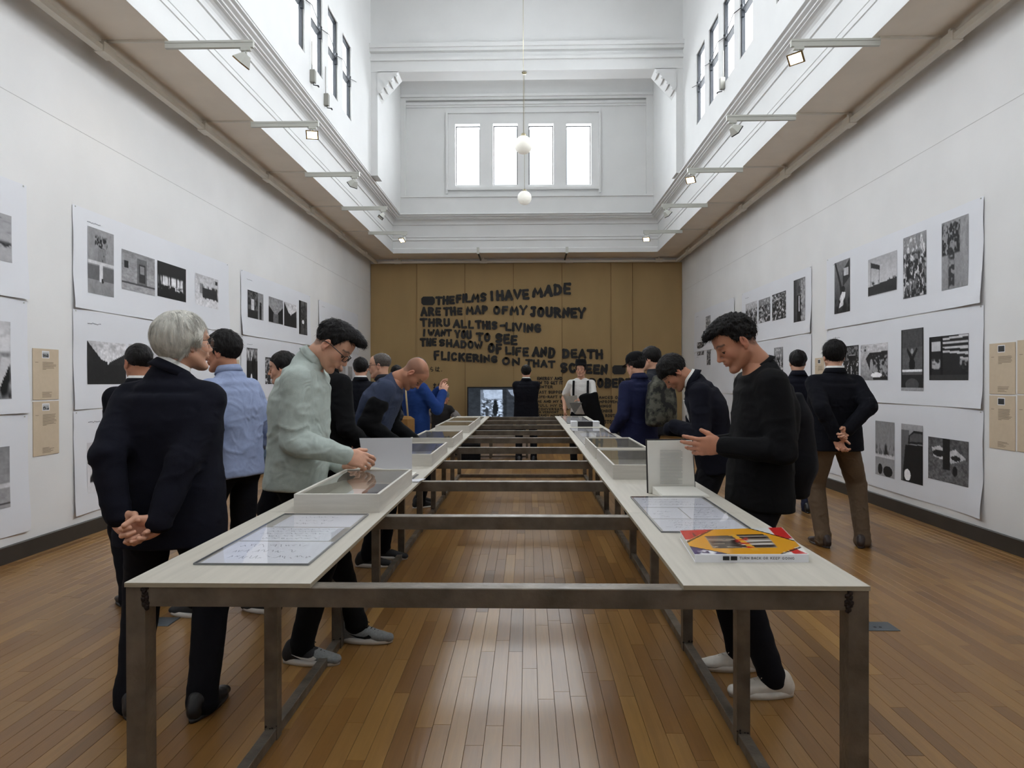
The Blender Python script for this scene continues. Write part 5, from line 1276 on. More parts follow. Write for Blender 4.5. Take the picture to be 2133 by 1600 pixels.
# ================================================================ large printed sheets on the side walls
sheetm = mat('print_sheet', lin(224, 225, 230), .65, spec=.3, noise=.015, nscale=2)
def curl(u, v, k):          # u 0..1 along the wall (near->far), v 0 top..1 bottom: distance from the wall
    r_ = random.Random(k); a, b_, c_, d_ = [r_.uniform(.4, 1) for _ in range(4)]
    w = .022 * a * math.exp(-((u) / .07) ** 2 - ((v - .95) / .22) ** 2) + .022 * b_ * math.exp(-((1 - u) / .06) ** 2 - ((v - .9) / .25) ** 2)
    w += .013 * c_ * math.exp(-((1 - v) / .10) ** 2) * (.6 + .4 * sin(u * 9 + k)) + .010 * d_ * math.exp(-(u / .03) ** 2) * abs(sin(v * 5 + k)) + .002 * sin(u * 12 + k) * v
    return .006 + w * min(1, v * 4 + .05)
def sheet(side, y0, y1, z1, z0, k, lab, photos, title=True):
    X = XL if side < 0 else XR; sg = 1 if side < 0 else -1
    e = empty('print_sheet', (X, (y0 + y1) / 2, z1)); tag(e, lab, 'print', 'large photographic print sheets on the side walls')
    def pt(y, z, off=0):
        u = (y - y0) / (y1 - y0); v = (z1 - z) / (z1 - z0); return (sg * (curl(min(max(u, 0), 1), min(max(v, 0), 1), k) + off), y - (y0 + y1) / 2, z - z1)
    n, m = 56, 26; uu = [0, .01, .02, .035, .05, .07, .1, .14] + [.14 + (.86 - .14) * i / (n - 16) for i in range(1, n - 16)] + [.86, .9, .93, .95, .965, .98, .99, 1]; n = len(uu)
    V = [pt(y0 + (y1 - y0) * u, z1 - (z1 - z0) * j / (m - 1)) for j in range(m) for u in uu]
    F = [(j * n + i, j * n + i + 1, (j + 1) * n + i + 1, (j + 1) * n + i) for j in range(m - 1) for i in range(n - 1)]
    mk('paper', V, F, sheetm, e, True)
    for ph in photos:
        (ax, ay), (bx, by), ops = ph
        if side < 0: A = at_x(ax, ay, XL + .01); B2 = at_x(bx, by, XL + .01); yl, yr = A[1], B2[1]
        else: A = at_x(ax, ay, XR - .01); B2 = at_x(bx, by, XR - .01); yl, yr = A[1], B2[1]
        zt_, zb_ = A[2], B2[2]
        nn = 68; mm_ = max(30, int(68 * abs(zt_ - zb_) / abs(yl - yr)))
        grid_print('photograph', lambda u, v: pt(yl + (yr - yl) * u, zt_ + (zb_ - zt_) * v, .0022), ops + [('c',)], nn, min(mm_, 110), inkm, e)
    if title:
        mb = MB(); ya = (y0 + .20) if side < 0 else (y1 - .20); r_ = random.Random(k)
        for i in range(9):
            y = ya + sg * i * .022; p, q = [pt(y, z1 - .11 + r_.uniform(-.006, .006), .003), pt(y + sg * .017, z1 - .11 + r_.uniform(-.006, .006), .003)]
            mb.add([p, q, (q[0], q[1], q[2] + .006), (p[0], p[1], p[2] + .006)], [(0, 1, 2, 3)])
        mb.build('caption', pencil, e)
    mb = MB()
    for u in (0.012, .988): p = pt(y0 + (y1 - y0) * u, z1 - .012, 0); mb.box((min(p[0], p[0] + sg * .006), p[1] - .005, p[2] - .005), (max(p[0], p[0] + sg * .006), p[1] + .005, p[2] + .005))
    mb.build('pin', trackm, e)
D_, M_, Lt = 48, 120, 190
def street(s): return [('g', 200, 215), ('p', [(0, .0), (.12, .15), (.35, .42), (.5, .48), (.5, .6), (0, .6)], 60), ('p', [(1, .25), (.75, .38), (.55, .48), (.5, .6), (1, .6)], 66), ('r', 0, .55, 1, 1, 62), ('n', .35, 26, 26), ('p', [(0, .5), (1, .55), (1, 1), (0, 1)], 58), ('n', .2, 50, 30)]
def crowd(s, bg=150): return [('g', bg, 120), ('t', 0, .25, 1, 1, 60, 50, .42, 52, s), ('t', 0, .0, 1, 1, 70, 60, .62, 205, s + 3), ('n', .3, 60, 60)]
def facade(): return [('g', 150, 168), ('n', .25, 20, 60), ('r', .44, .12, .74, .80, 120), ('r', .50, .26, .70, .74, 70), ('r', .53, .30, .67, .5, 150), ('r', .06, .26, .18, .44, 40), ('r', 0, .78, 1, .82, 90), ('n', .2, 50, 50)]
def night(): return [('g', 44, 40), ('r', 0, .42, 1, .78, 70), ('t', .02, .36, .9, .76, 90, 8, .45, 225, 2), ('t', 0, .6, 1, 1, 50, 40, .45, 36, 4), ('e', .28, .78, .10, .14, 26), ('e', .25, 1.0, .22, .2, 26), ('n', .2, 40, 40)]
def beach(): return [('g', 158, 150), ('n', .15, 15, 15), ('t', .25, .08, .75, .30, 60, 60, .5, 40, 2), ('r', .38, .28, .68, .50, 140), ('t', .3, .3, .7, .55, 60, 50, .55, 95, 3), ('r', .0, .5, 1, .54, 200), ('r', .44, .52, .56, .80, 205), ('e', .56, .78, .05, .04, 50), ('r', .0, .56, .42, .78, 118), ('r', .58, .56, 1, .78, 118), ('n', .15, 40, 40)]
def group(): return [('g', 190, 214), ('n', .2, 40, 30), ('r', .18, .28, .34, .6, 150), ('r', .3, .40, .95, .72, 66), ('t', .28, .3, 1, .76, 60, 10, .5, 60, 3), ('r', .86, .08, .96, .2, 60), ('n', .2, 60, 60)]
def figure(): return [('h', 60, 150), ('n', .3, 40, 20), ('r', .3, .38, .66, 1, 40), ('e', .48, .25, .13, .09, 90), ('r', .44, .4, .52, .76, 215), ('t', .6, 0, 1, 1, 40, 60, .5, 175, 2), ('n', .25, 60, 60)]
def interior(): return [('g', 48, 60), ('t', 0, 0, 1, .7, 50, 40, .55, 110, 1), ('r', .22, .3, .4, .7, 205), ('r', .64, .0, 1, 1, 150), ('r', .74, .45, .88, 1, 40), ('e', .81, .4, .06, .07, 50), ('n', .25, 50, 50)]
def avenue(): return [('g', 150, 170), ('p', [(0, .35), (.35, .6), (.35, 1), (0, 1)], 44), ('p', [(1, .3), (.62, .58), (.62, 1), (1, 1)], 44), ('r', .3, .62, .66, 1, 120), ('n', .4, 50, 40)]
def tower(): return [('g', 120, 90), ('r', 0, 0, .25, 1, 60), ('r', .66, 0, .75, 1, 70), ('t', .25, .1, 1, .8, 60, 60, .5, 50, 2), ('e', .5, .62, .14, .06, 220), ('n', .3, 60, 60)]
def trees(): return [('g', 80, 46), ('t', 0, .0, 1, .3, 60, 30, .5, 190, 1), ('t', 0, .2, 1, 1, 90, 14, .5, 26, 3), ('e', .42, .72, .08, .12, 225), ('n', .25, 60, 60)]
def sign(): return [('g', 176, 205), ('n', .06, 20, 20), ('p', [(.0, .75), (1, .66), (1, 1), (0, 1)], 66), ('p', [(.10, .10), (.42, .24), (.42, .36), (.10, .24)], 62), ('r', .10, .2, .115, .76, 90), ('r', .40, .3, .415, .74, 90), ('t', .0, .6, 1, .72, 60, 20, .6, 70, 1), ('n', .15, 60, 60)]
def flagpic(): return [('g', 150, 150), ('r', 0, 0, 1, 1, 60)] + [('p', [(.36, .06 + .09 * i), (1, .0 + .13 * i), (1, .055 + .13 * i), (.36, .10 + .09 * i)], 200) for i in range(5)] + [('r', .36, .42, .8, 1, 62), ('r', 0, 0, .06, 1, 40), ('r', .06, .12, .3, .34, 200), ('r', .3, 0, .36, 1, 40), ('t', .06, .5, .3, .75, 40, 40, .5, 180, 2), ('t', .78, .5, 1, .8, 50, 50, .55, 170, 5), ('r', 0, .88, 1, 1, 78), ('n', .15, 60, 60)]
def carwin(): return [('g', 200, 150), ('n', .3, 30, 40), ('p', [(.2, .4), (.35, .24), (1, .22), (1, 1), (.5, 1), (.3, .6)], 60), ('e', .42, .62, .06, .2, 170), ('t', .4, .3, 1, .9, 60, 50, .52, 165, 3), ('e', .6, .86, .2, .07, 235), ('t', 0, 0, .22, .2, 80, 80, .5, 60, 2), ('n', .15, 60, 60)]
def shopfront(): return [('g', 60, 56), ('t', 0, 0, 1, .5, 60, 50, .52, 140, 2), ('r', .36, .3, .8, .72, 44), ('r', .36, .3, .8, .33, 170), ('t', 0, .5, 1, 1, 60, 50, .66, 220, 5), ('n', .3, 60, 60)]
def gesture(): return [('g', 110, 110), ('r', 0, 0, 1, .3, 96), ('n', .2, 20, 60), ('p', [(.3, .3), (.5, .44), (.7, .3), (.75, .34), (.56, .5), (.56, .62), (.42, .62), (.42, .5), (.26, .34)], 52), ('e', .5, .36, .06, .04, 170), ('e', .5, .58, .14, .1, 46), ('r', 0, .66, 1, .69, 225), ('r', 0, .74, 1, 1, 60), ('e', .5, .9, .3, .1, 100), ('r', 0, .95, 1, 1, 165), ('r', 0, 0, .05, .8, 50), ('r', .95, 0, 1, .8, 50), ('n', .2, 60, 60)]
def lawn(): return [('g', 105, 120), ('n', .4, 60, 60), ('p', [(.1, .25), (.3, .18), (.5, .3), (.7, .22), (.95, .4), (.6, .55), (.4, .5), (.15, .45)], 195), ('r', .38, .0, .56, .72, 52), ('e', .28, .36, .16, .08, 60), ('e', .7, .42, .12, .06, 60), ('e', .68, .72, .06, .12, 50), ('n', .3, 60, 60)]
def oldcar(): return [('g', 175, 60), ('r', 0, .1, .38, 1, 120), ('p', [(.35, .2), (.6, .1), (1, .1), (1, .32), (.32, .34)], 60), ('p', [(.42, .2), (.62, .14), (.98, .15), (.98, .28), (.4, .3)], 110), ('p', [(.2, .36), (1, .34), (1, 1), (.1, 1), (.1, .8)], 50), ('e', .3, .88, .15, .10, 235), ('n', .15, 60, 60)]
def snow(): return [('g', 150, 170), ('r', 0, .6, 1, .66, 205), ('t', 0, .4, 1, .62, 60, 40, .5, 120, 2), ('p', [(.45, .6), (.56, .38), (.68, .6)], 70), ('e', .26, .88, .12, .1, 55), ('e', .66, .9, .24, .1, 55), ('n', .15, 60, 60)]
def fabricpic(): return [('g', 190, 170), ('r', 0, 0, .5, .3, 70), ('n', .3, 30, 30), ('t', 0, .1, 1, .4, 40, 30, .45, 210, 2), ('t', 0, .3, 1, 1, 24, 12, .5, 44, 4), ('p', [(.0, .55), (.6, .3), (1, .5), (.8, 1), (.4, 1)], 200), ('t', .3, .4, 1, 1, 30, 14, .55, 50, 7), ('n', .1, 60, 60)]
def duneline(): return [('g', 168, 176), ('n', .08, 20, 20), ('t', 0, .0, 1, .6, 10, 70, .72, 120, 1), ('t', .5, .55, 1, .7, 60, 60, .5, 60, 3), ('n', .1, 60, 60)]
def corner(): return [('g', 140, 70), ('p', [(.0, 0), (.1, 0), (.5, .5), (.5, .9), (.3, .4)], 60), ('p', [(.55, .2), (1, .0), (1, .35), (.55, .5)], 70), ('r', .6, .16, .9, .3, 190), ('e', .55, .56, .14, .07, 46), ('p', [(.3, .75), (.5, .6), (.72, .62), (.6, .85), (.3, .9)], 220), ('t', 0, .7, 1, 1, 50, 40, .5, 46, 3), ('n', .25, 60, 60)]
RZ = [(2.975, 2.062), (2.045, 1.152), (1.135, .205)]
NM = ['top', 'middle', 'bottom']
colsL = [(2.35, 5.40), (5.95, 9.10), (9.49, 12.55), (13.05, 16.1)]
PL_ = {(0, 0): [((-150, 395), (25, 548), duneline())], (0, 1): [((-160, 650), (23, 831), fabricpic())], (0, 2): [((-160, 952), (21, 1056), snow()[:2] + [('n', .2, 40, 30), ('r', .0, .92, 1, .93, 70)])],
       (1, 0): [((183, 470), (238, 620), beach()), ((254, 518), (323, 617), facade()), ((328, 542), (388, 630), night()), ((407, 568), (455, 645), group())],
       (1, 1): [((182, 709), (263, 800), street(1)), ((268, 716), (330, 796), [('g', 195, 200), ('n', .1, 30, 30)]), ((345, 718), (395, 790), crowd(3))], (1, 2): [((182, 923), (240, 1014), street(2)[:1] + [('n', .1, 20, 20), ('t', 0, .5, 1, .8, 30, 30, .6, 50, 3)])],
       (2, 0): [((516, 603), (549, 668), interior()), ((560, 617), (590, 677), avenue()), ((592, 628), (618, 684), avenue()[::-1][:1] + street(3)), ((623, 625), (640, 699), tower())],
       (2, 1): [((514, 724), (537, 814), trees()), ((553, 744), (580, 800), crowd(5, 60)), ((600, 744), (625, 795), street(4))], (2, 2): [((515, 860), (545, 920), street(5))],
       (3, 0): [((690, 660), (702, 700), crowd(7)), ((706, 665), (720, 705), crowd(8))], (3, 1): [((688, 767), (702, 795), crowd(9, 70)), ((705, 762), (720, 793), sign()), ((725, 763), (734, 790), [('g', 180, 160), ('n', .2, 20, 20)])], (3, 2): [((690, 850), (704, 880), street(8))]}
for (c, r) in sorted(PL_):
    y0, y1 = colsL[c]; z1, z0 = RZ[r]
    sheet(-1, y0, y1, z1, z0, c * 3 + r, 'white print sheet on left wall, %s row, %s column' % (NM[r], ['first (cut by the frame)', 'second', 'third', 'fourth, farthest'][c]), PL_[(c, r)])
colsR = [(5.94, 9.02), (9.49, 12.55), (13.0, 16.1)]
PR_ = {(0, 0): [((1738, 549), (1770, 648), corner()), ((1808, 542), (1868, 604), sign()), ((1881, 497), (1929, 613), crowd(11)), ((1961, 466), (2017, 594), beach()[:2] + [('t', 0, 0, .7, .5, 50, 50, .45, 50, 2), ('t', .25, .3, .5, 1, 30, 60, .45, 70, 5), ('n', .2, 50, 50)])],
       (0, 1): [((1756, 722), (1788, 782), shopfront()), ((1792, 719), (1849, 792), carwin()), ((1877, 688), (1923, 815), gesture()), ((1935, 703), (2017, 792), flagpic())],
       (0, 2): [((1823, 876), (1863, 998), snow()), ((1877, 882), (1922, 1012), oldcar()), ((1933, 909), (2017, 1016), lawn())],
       (1, 0): [((1553, 634), (1577, 676), crowd(13, 190)), ((1580, 626), (1604, 668), crowd(14)), ((1608, 615), (1637, 662), crowd(15, 90)), ((1653, 585), (1677, 667), figure())],
       (1, 1): [((1584, 742), (1608, 790), street(9)), ((1612, 725), (1631, 797), crowd(17))], (1, 2): [((1560, 870), (1600, 930), street(10))],
       (2, 0): [((1470, 660), (1480, 700), crowd(19))], (2, 1): [((1452, 714), (1466, 739), crowd(21, 70)), ((1472, 722), (1480, 760), crowd(22))], (2, 2): [((1455, 805), (1470, 850), street(12))]}
for (c, r) in sorted(PR_):
    y0, y1 = colsR[c]; z1, z0 = RZ[r]
    sheet(1, y0, y1, z1, z0, 20 + c * 3 + r, 'white print sheet on right wall, %s row, %s column' % (NM[r], ['nearest', 'second', 'farthest'][c]), PR_[(c, r)])
# beige caption cards
cardm = mat('caption_card', lin(200, 182, 158), .8, spec=.2, noise=.03, nscale=20)
def card(side, y0, y1, z1, z0, k, lab):
    X = XL if side < 0 else XR; sg = 1 if side < 0 else -1; e = empty('caption_card', (X, (y0 + y1) / 2, z1)); tag(e, lab, 'card', 'beige caption cards on the side walls'); w = (y1 - y0) / 2; h = z1 - z0
    o = boxo('board', (min(.001 * sg, .006 * sg), -w, -h), (max(.001 * sg, .006 * sg), w, 0), cardm, e)
    x = .0068 * sg; r_ = random.Random(k); L_ = -w if side < 0 else w                     # left end as read
    def q(a, b_, za, zb, m): m.add([(x, L_ + sg * a, -za), (x, L_ + sg * b_, -za), (x, L_ + sg * b_, -zb), (x, L_ + sg * a, -zb)], [(0, 1, 2, 3)])
    m = MB(); W2 = 2 * w; q(W2 * .34, W2 * .62, .018, .078, m); p = m.build('picture_border', whitep, e)
    grid_print('picture', lambda u, v: (x + .0006 * sg, L_ + sg * W2 * (.36 + .24 * u), -(.024 + .048 * v)), [('g', 205, 120), ('t', 0, .3, 1, 1, 40, 40, .5, 40, k)] if side < 0 else [('g', 70, 60), ('n', .4, 40, 40)], 16, 14, inkm, e)
    m = MB(); n = 7 if k % 2 == 0 else 10
    for i in range(n): q(W2 * .36, W2 * (.9 - r_.random() * .12 if i < n - 1 else .5), .110 + i * .0098, .1135 + i * .0098, m)
    q(W2 * .08, W2 * .2, .112, .1155, m)
    for i in range(5): q(W2 * .34, W2 * (.55 + r_.random() * .25), h - .062 + i * .0098, h - .0585 + i * .0098, m)
    m.build('text_lines', mat('caption_ink', lin(120, 104, 86), .8), e)['kind'] = 'stuff'
card(-1, 5.46, 5.765, 1.675, 1.252, 2, 'upper beige caption card on left wall between the print sheets')
card(-1, 5.46, 5.765, 1.238, .790, 3, 'lower beige caption card on left wall between the print sheets')
card(1, 5.565, 5.87, 1.705, 1.283, 4, 'upper beige caption card on right wall beside the print sheets')
card(1, 5.565, 5.87, 1.270, .828, 5, 'lower beige caption card on right wall beside the print sheets')
card(1, 5.235, 5.54, 1.715, 1.290, 6, 'upper outer beige caption card cut by the right frame edge')
card(1, 5.235, 5.54, 1.278, .830, 7, 'lower outer beige caption card cut by the right frame edge')
card(1, 9.10, 9.38, 1.70, 1.28, 8, 'beige caption card on right wall between the two men in dark suits')
card(-1, 9.16, 9.43, 1.70, 1.28, 9, 'beige caption card on left wall beyond the man in light blue')
# ================================================================ the visitors
navy = fab('navy_wool', (20, 21, 31)); ink = fab('ink_wool', (19, 20, 27)); blk = fab('black_cotton', (17, 17, 19)); blk2 = fab('black_trouser', (20, 20, 25)); charc = fab('charcoal', (44, 46, 52))
sage = fab('sage_shirt', (180, 190, 184), bump=.3, crease=.5); skyb = fab('sky_shirt', (150, 162, 194), bump=.3, crease=.45); steelb = fab('steel_blue_shirt', (118, 138, 160), bump=.3); whitef = fab('white_cotton', (226, 224, 220)); slate = fab('slate_knit', (62, 70, 92), bump=.4)
brown = fab('brown_trouser', (100, 84, 68), crease=.7); royal = fab('royal_blue_jacket', (34, 60, 118)); navyj = fab('navy_jacket', (30, 34, 62)); tanb = fab('tan_canvas', (150, 112, 66)); denim = fab('dark_denim', (34, 38, 56)); vestm = fab('dark_vest', (44, 42, 42)); greysh = fab('grey_plaid', (128, 124, 122), noise=.4)
hblk = mat('hair_black', lin(18, 15, 15), .6, spec=.25, bump=.5, bscale=130, stretch=(1, 1, .25)); hgry = mat('hair_grey', lin(206, 203, 194), .55, noise=.22, nscale=70, bump=.6, bscale=140, stretch=(1, 1, .12)); hthin = mat('hair_greying', lin(74, 66, 60), .5, noise=.3, nscale=60, bump=.5, bscale=120); hgry2 = mat('hair_slate_grey', lin(96, 102, 104), .6, noise=.3, nscale=60)
shk = mat('shoe_black', lin(22, 21, 24), .35, spec=.5); shw_ = mat('shoe_white', lin(206, 200, 190), .55, noise=.08, nscale=30); shg = mat('shoe_knit_grey', lin(120, 122, 122), .8, noise=.15, nscale=120); shkn = mat('shoe_knit_black', lin(34, 34, 36), .8, noise=.15, nscale=120)
solew = mat('sole_white', lin(214, 210, 204), .6); rimb = mat('spectacle_rim', lin(26, 22, 24), .3); rims = mat('spectacle_wire', lin(90, 80, 70), .3, metal=.8); strapm = fab('strap_black', (22, 22, 24))
camo = bpy.data.materials.new('camouflage_cloth'); camo.use_nodes = True
def _camo(m):
    nt = m.node_tree; N = nt.nodes; L = nt.links; b = N['Principled BSDF']; tc = N.new('ShaderNodeTexCoord'); n = N.new('ShaderNodeTexNoise'); n.inputs['Scale'].default_value = 14; L.new(tc.outputs['Object'], n.inputs['Vector'])
    r = N.new('ShaderNodeValToRGB'); r.color_ramp.interpolation = 'CONSTANT'; e = r.color_ramp.elements; e[0].color = (*lin(28, 28, 28), 1); e[1].position = .46; e[1].color = (*lin(62, 62, 54), 1); q = e.new(.56); q.color = (*lin(86, 86, 76), 1)
    L.new(n.outputs[0], r.inputs[0]); L.new(r.outputs[0], b.inputs['Base Color']); b.inputs['Roughness'].default_value = .9
_camo(camo)
LP = lambda **k: k
# --- left side
J = person('man with grey bowl haircut and round glasses in dark suit, hands clasped behind his back', -1.515, 2.86, 2, 1.72, 'fair', 3, hy=-40, hp=-2, neckx=.72, handf=1.15, shz=.122, shw=.160, hair='bob', hairm=hgry, hstr=4800, hairL=.05, headf=1.05, top='suit', topm=navy, legm=blk2, shoem=shk,
       glasses=(rims, 'round'), collar=(whitef, navy), age=1, fat=1.10, hem=-.205, feet=((-.17, .0, 24), (.14, -.02, -6)), legw=1.12, lean=-2, lean2=4, neckf=.35,
       arms=[LP(t=(-.095, -.225, .865), hint=(-.30, -1, .1), F=(.78, -.12, -.50), N=(.15, -1, .0), curl=(28, 34, 38, 44), thumb=(30, 30), cuff=0),
             LP(t=(.065, -.235, .845), hint=(.45, -1, .1), F=(-.86, -.15, -.30), N=(-.1, -1, -.2), curl=(62, 70, 74, 78), thumb=(34, 40))])
J = person('short haired man in dark suit, mostly hidden behind the grey haired man', -2.45, 4.25, 50, 1.66, 'tan', 2, hy=4, shw=.15, hair='short', hairm=hblk, top='suit', topm=ink, legm=blk2, shoem=shk, collar=(whitef, ink), feet=((-.07, -.02, 0), (.09, -.10, 0)), arms=[LP(t=(-.05, .28, 1.1), hint=(-.2, -1, -1)), LP(t=(.08, .28, 1.1), hint=(.2, -1, -1))])
J = person('man in sky blue shirt walking left with one arm hanging', -1.76, 4.05, 72, 1.73, 'tan', 3, hy=14, hp=6, hair='full', hairm=hblk, hstr=600, top='shirt', topm=skyb, legm=blk2, shoem=shkn, solem=solew, skind='sneaker', collar=(skyb,), lean=2, lean2=8,
       feet=((-.10, .20, 0), (.10, -.16, 0)), arms=[LP(t=(-.26, .07, .86), hint=(-.3, -1, 0), N=(1, 0, 0), curl=(24, 30, 34, 40)), LP(t=(.24, .12, .90), hint=(.3, -1, 0))])
J = person('man in grey blue shirt with a tablet, partly hidden behind the reader in green', -1.80, 5.05, 96, 1.64, 'fair', 2, hair='full', hairm=hblk, top='shirt', topm=steelb, legm=blk2, shoem=shk, collar=(steelb,), hp=8,
       arms=[LP(t=(-.25, .10, .86), hint=(-.3, -1, 0)), LP(t=(.24, .05, .86), hint=(.3, -1, 0))])
tb_ = boxo('tablet', (-.004, -.09, -.13), (.004, .09, .13), mat('tablet_grey', lin(120, 126, 138), .4), None); tb_.location = (-2.0, 4.79, .76); tb_.rotation_euler = (0, .06, .1); tag(tb_, 'grey tablet held low by the man in the grey blue shirt', 'tablet')
J5 = person('young man in sage green shirt and glasses reading at the table', -1.205, 3.46, -88, 1.80, 'fair', 3, hair='quiff', hairm=hblk, hstr=1400, hairL=.022, top='shirt', topm=sage, legm=blk, shoem=shg, solem=solew, skind='sneaker', lacem=blk,
       glasses=(rimb, 'rect'), stub=.55, collar=(sage,), lean=3, lean2=13, hp=44, hy=-2, neckf=.62, hem=-.105, fat=1.06, feet=((-.17, .29, -4), (.10, .075, -6)), hip=(0, .03),
       arms=[LP(t=(-.10, .22, .955), hint=(-.5, -1, -.5), F=(.15, 1, .05), N=(.2, .1, 1), curl=(40, 44, 50, 56), thumb=(30, 20)),
             LP(t=(.165, .315, 1.035), hint=(.30, -1, -.6), F=(-.12, 1, -.28), N=(-.8, -.1, -.45), curl=(30, 38, 44, 50), thumb=(20, 6))], name_parts=dict(swoosh=[blk, solew]))
J = person('man in black jacket facing the wall, behind the reader in green', -1.37, 4.55, -38, 1.76, 'fair', 2, hair='full', hairm=hblk, hstr=300, top='blazer', topm=blk, legm=blk2, shoem=shk, hp=16, hy=-10, lean2=6, collar=(blk, blk), fat=1.04, feet=((-.12, .10, 0), (.12, -.03, 0)),
       arms=[LP(t=(-.20, .22, .98), hint=(-.5, -1, -.2)), LP(t=(.20, .20, .95), hint=(.5, -1, -.2))])
J = person('dark haired man in navy suit seen from behind, before the mural corner', -1.92, 7.8, 4, 1.69, 'fair', 1, hair='full', hairm=hblk, top='suit', topm=ink, legm=blk2, shoem=shk, collar=(whitef, ink),
       arms=[LP(t=(-.06, -.20, .98), hint=(-1, -.2, 0), F=(.8, -.1, -.3), N=(.1, -1, 0)), LP(t=(-.02, -.22, 1.0), hint=(1, -.2, 0), F=(-.9, -.1, .1), N=(-.1, -1, 0), curl=(40, 45, 50, 50))])
J = person('balding man with thin hair and glasses looking left', -1.36, 6.35, 88, 1.69, 'fair', 2, hair='thin', hairm=hthin, top='blazer', topm=charc, legm=blk2, shoem=shk, glasses=(rimb, 'rect'), collar=(charc,), hp=4)
J9 = person('bald man in slate sweater with black sleeves bending over the display boxes', -1.24, 5.22, -90, 1.76, 'tan', 3, hair=None, stub=.45, top='sweater', topm=slate, sleevem=blk, legm=blk2, shoem=shkn, solem=solew, skind='sneaker', lean=22, lean2=34, hp=62, neckf=.5, fat=1.13, hem=-.10,
       feet=((-.12, .10, 0), (.10, .03, 0)), arms=[LP(t=(-.16, .34, .93), hint=(-.4, -1, .2), N=(.3, -.4, -1), F=(0, .9, -.3)), LP(t=(.19, .27, .93), hint=(.4, -1, .2), N=(-.3, 0, -1), F=(-.1, .8, -.4), curl=(20, 24, 28, 30))])
J = person('man in royal blue jacket raising both hands, behind the bald man', -1.25, 7.6, -55, 1.68, 'fair', 2, hair='full', hairm=hblk, top='blazer', topm=royal, legm=blk2, shoem=shkn, solem=solew, hp=10, fat=1.02, feet=((-.1, .1, 0), (.1, 0, 0)),
       arms=[LP(t=(-.02, .30, 1.30), hint=(-.6, -.5, -1), F=(.2, .3, 1), N=(.6, .8, -.2), curl=(20, 24, 30, 34)), LP(t=(.15, .26, 1.27), hint=(.6, -.5, -1), F=(-.3, .5, .9), N=(-.8, .6, 0), curl=(20, 24, 30, 34))])
b_ = MB(); b_.box((-.13, -.05, 0), (.13, .05, .30), 0, .03); o = b_.build('bag_body', tanb); e = empty('tote_bag', (-1.36, 7.42, .72), radians(-40)); tag(e, 'tan canvas tote bag hanging beside the royal blue jacket', 'bag'); o.parent = e
b_ = MB(); b_.tube([(-.08, 0, .28), (-.05, .0, .5), (0, .03, .66), (.05, .0, .5), (.08, 0, .28)], .010, 6); b_.build('strap', fab('strap_cream', (190, 170, 130)), e, True)
J = person('seated man with grey hair in dark vest and plaid sleeves on the bench', -1.60, 12.42, -24, 1.66, 'tan', 1, drop=.40, seat=True, hair='full', hairm=hgry2, top='sweater', topm=vestm, sleevem=greysh, legm=blk2, shoem=shk, lean=6, lean2=16, hp=16, hy=-10, hem=-.02,
       feet=((-.12, .44, 6), (.12, .44, -6)), arms=[LP(t=(-.14, .34, .62), hint=(-.8, -.6, 0)), LP(t=(.16, .34, .62), hint=(.8, -.6, 0))])
J = person('dark haired visitor far behind the balding man with glasses', -1.93, 10.0, 6, 1.65, 'fair', 1, hair='full', hairm=hblk, top='suit', topm=ink, legm=blk2, shoem=shk, collar=(whitef, ink))
# --- middle distance
J = person('man in black suit with folded arms standing before the television', -.03, 11.75, 0, 1.69, 'fair', 1, hair='full', hairm=hblk, top='suit', topm=ink, legm=blk2, shoem=shk, feet=((-.13, 0, 8), (.13, 0, -8)), fat=1.08,
       arms=[LP(t=(.10, .22, 1.12), hint=(-1, -.2, -.3), hide=1), LP(t=(-.10, .25, 1.10), hint=(1, -.2, -.3), hide=1)], collar=(whitef, ink))
JH = person('man in white tee shirt, black hat and straps carrying a jacket and papers', .87, 11.2, 172, 1.73, 'fair', 2, hair='hat', hairm=hblk, top='tee', topm=whitef, legm=blk2, shoem=shk, hy=-6, hp=2,
       arms=[LP(t=(.0, .26, 1.10), hint=(-1, -.5, -.4), F=(.9, .3, 0), N=(0, -.5, -1), curl=(40, 45, 50, 50)), LP(t=(.26, .08, .92), hint=(.5, -1, 0), F=(0, .2, -1), N=(-1, 0, 0), curl=(40, 45, 50, 50))], feet=((-.12, 0, 8), (.12, 0, -8)))
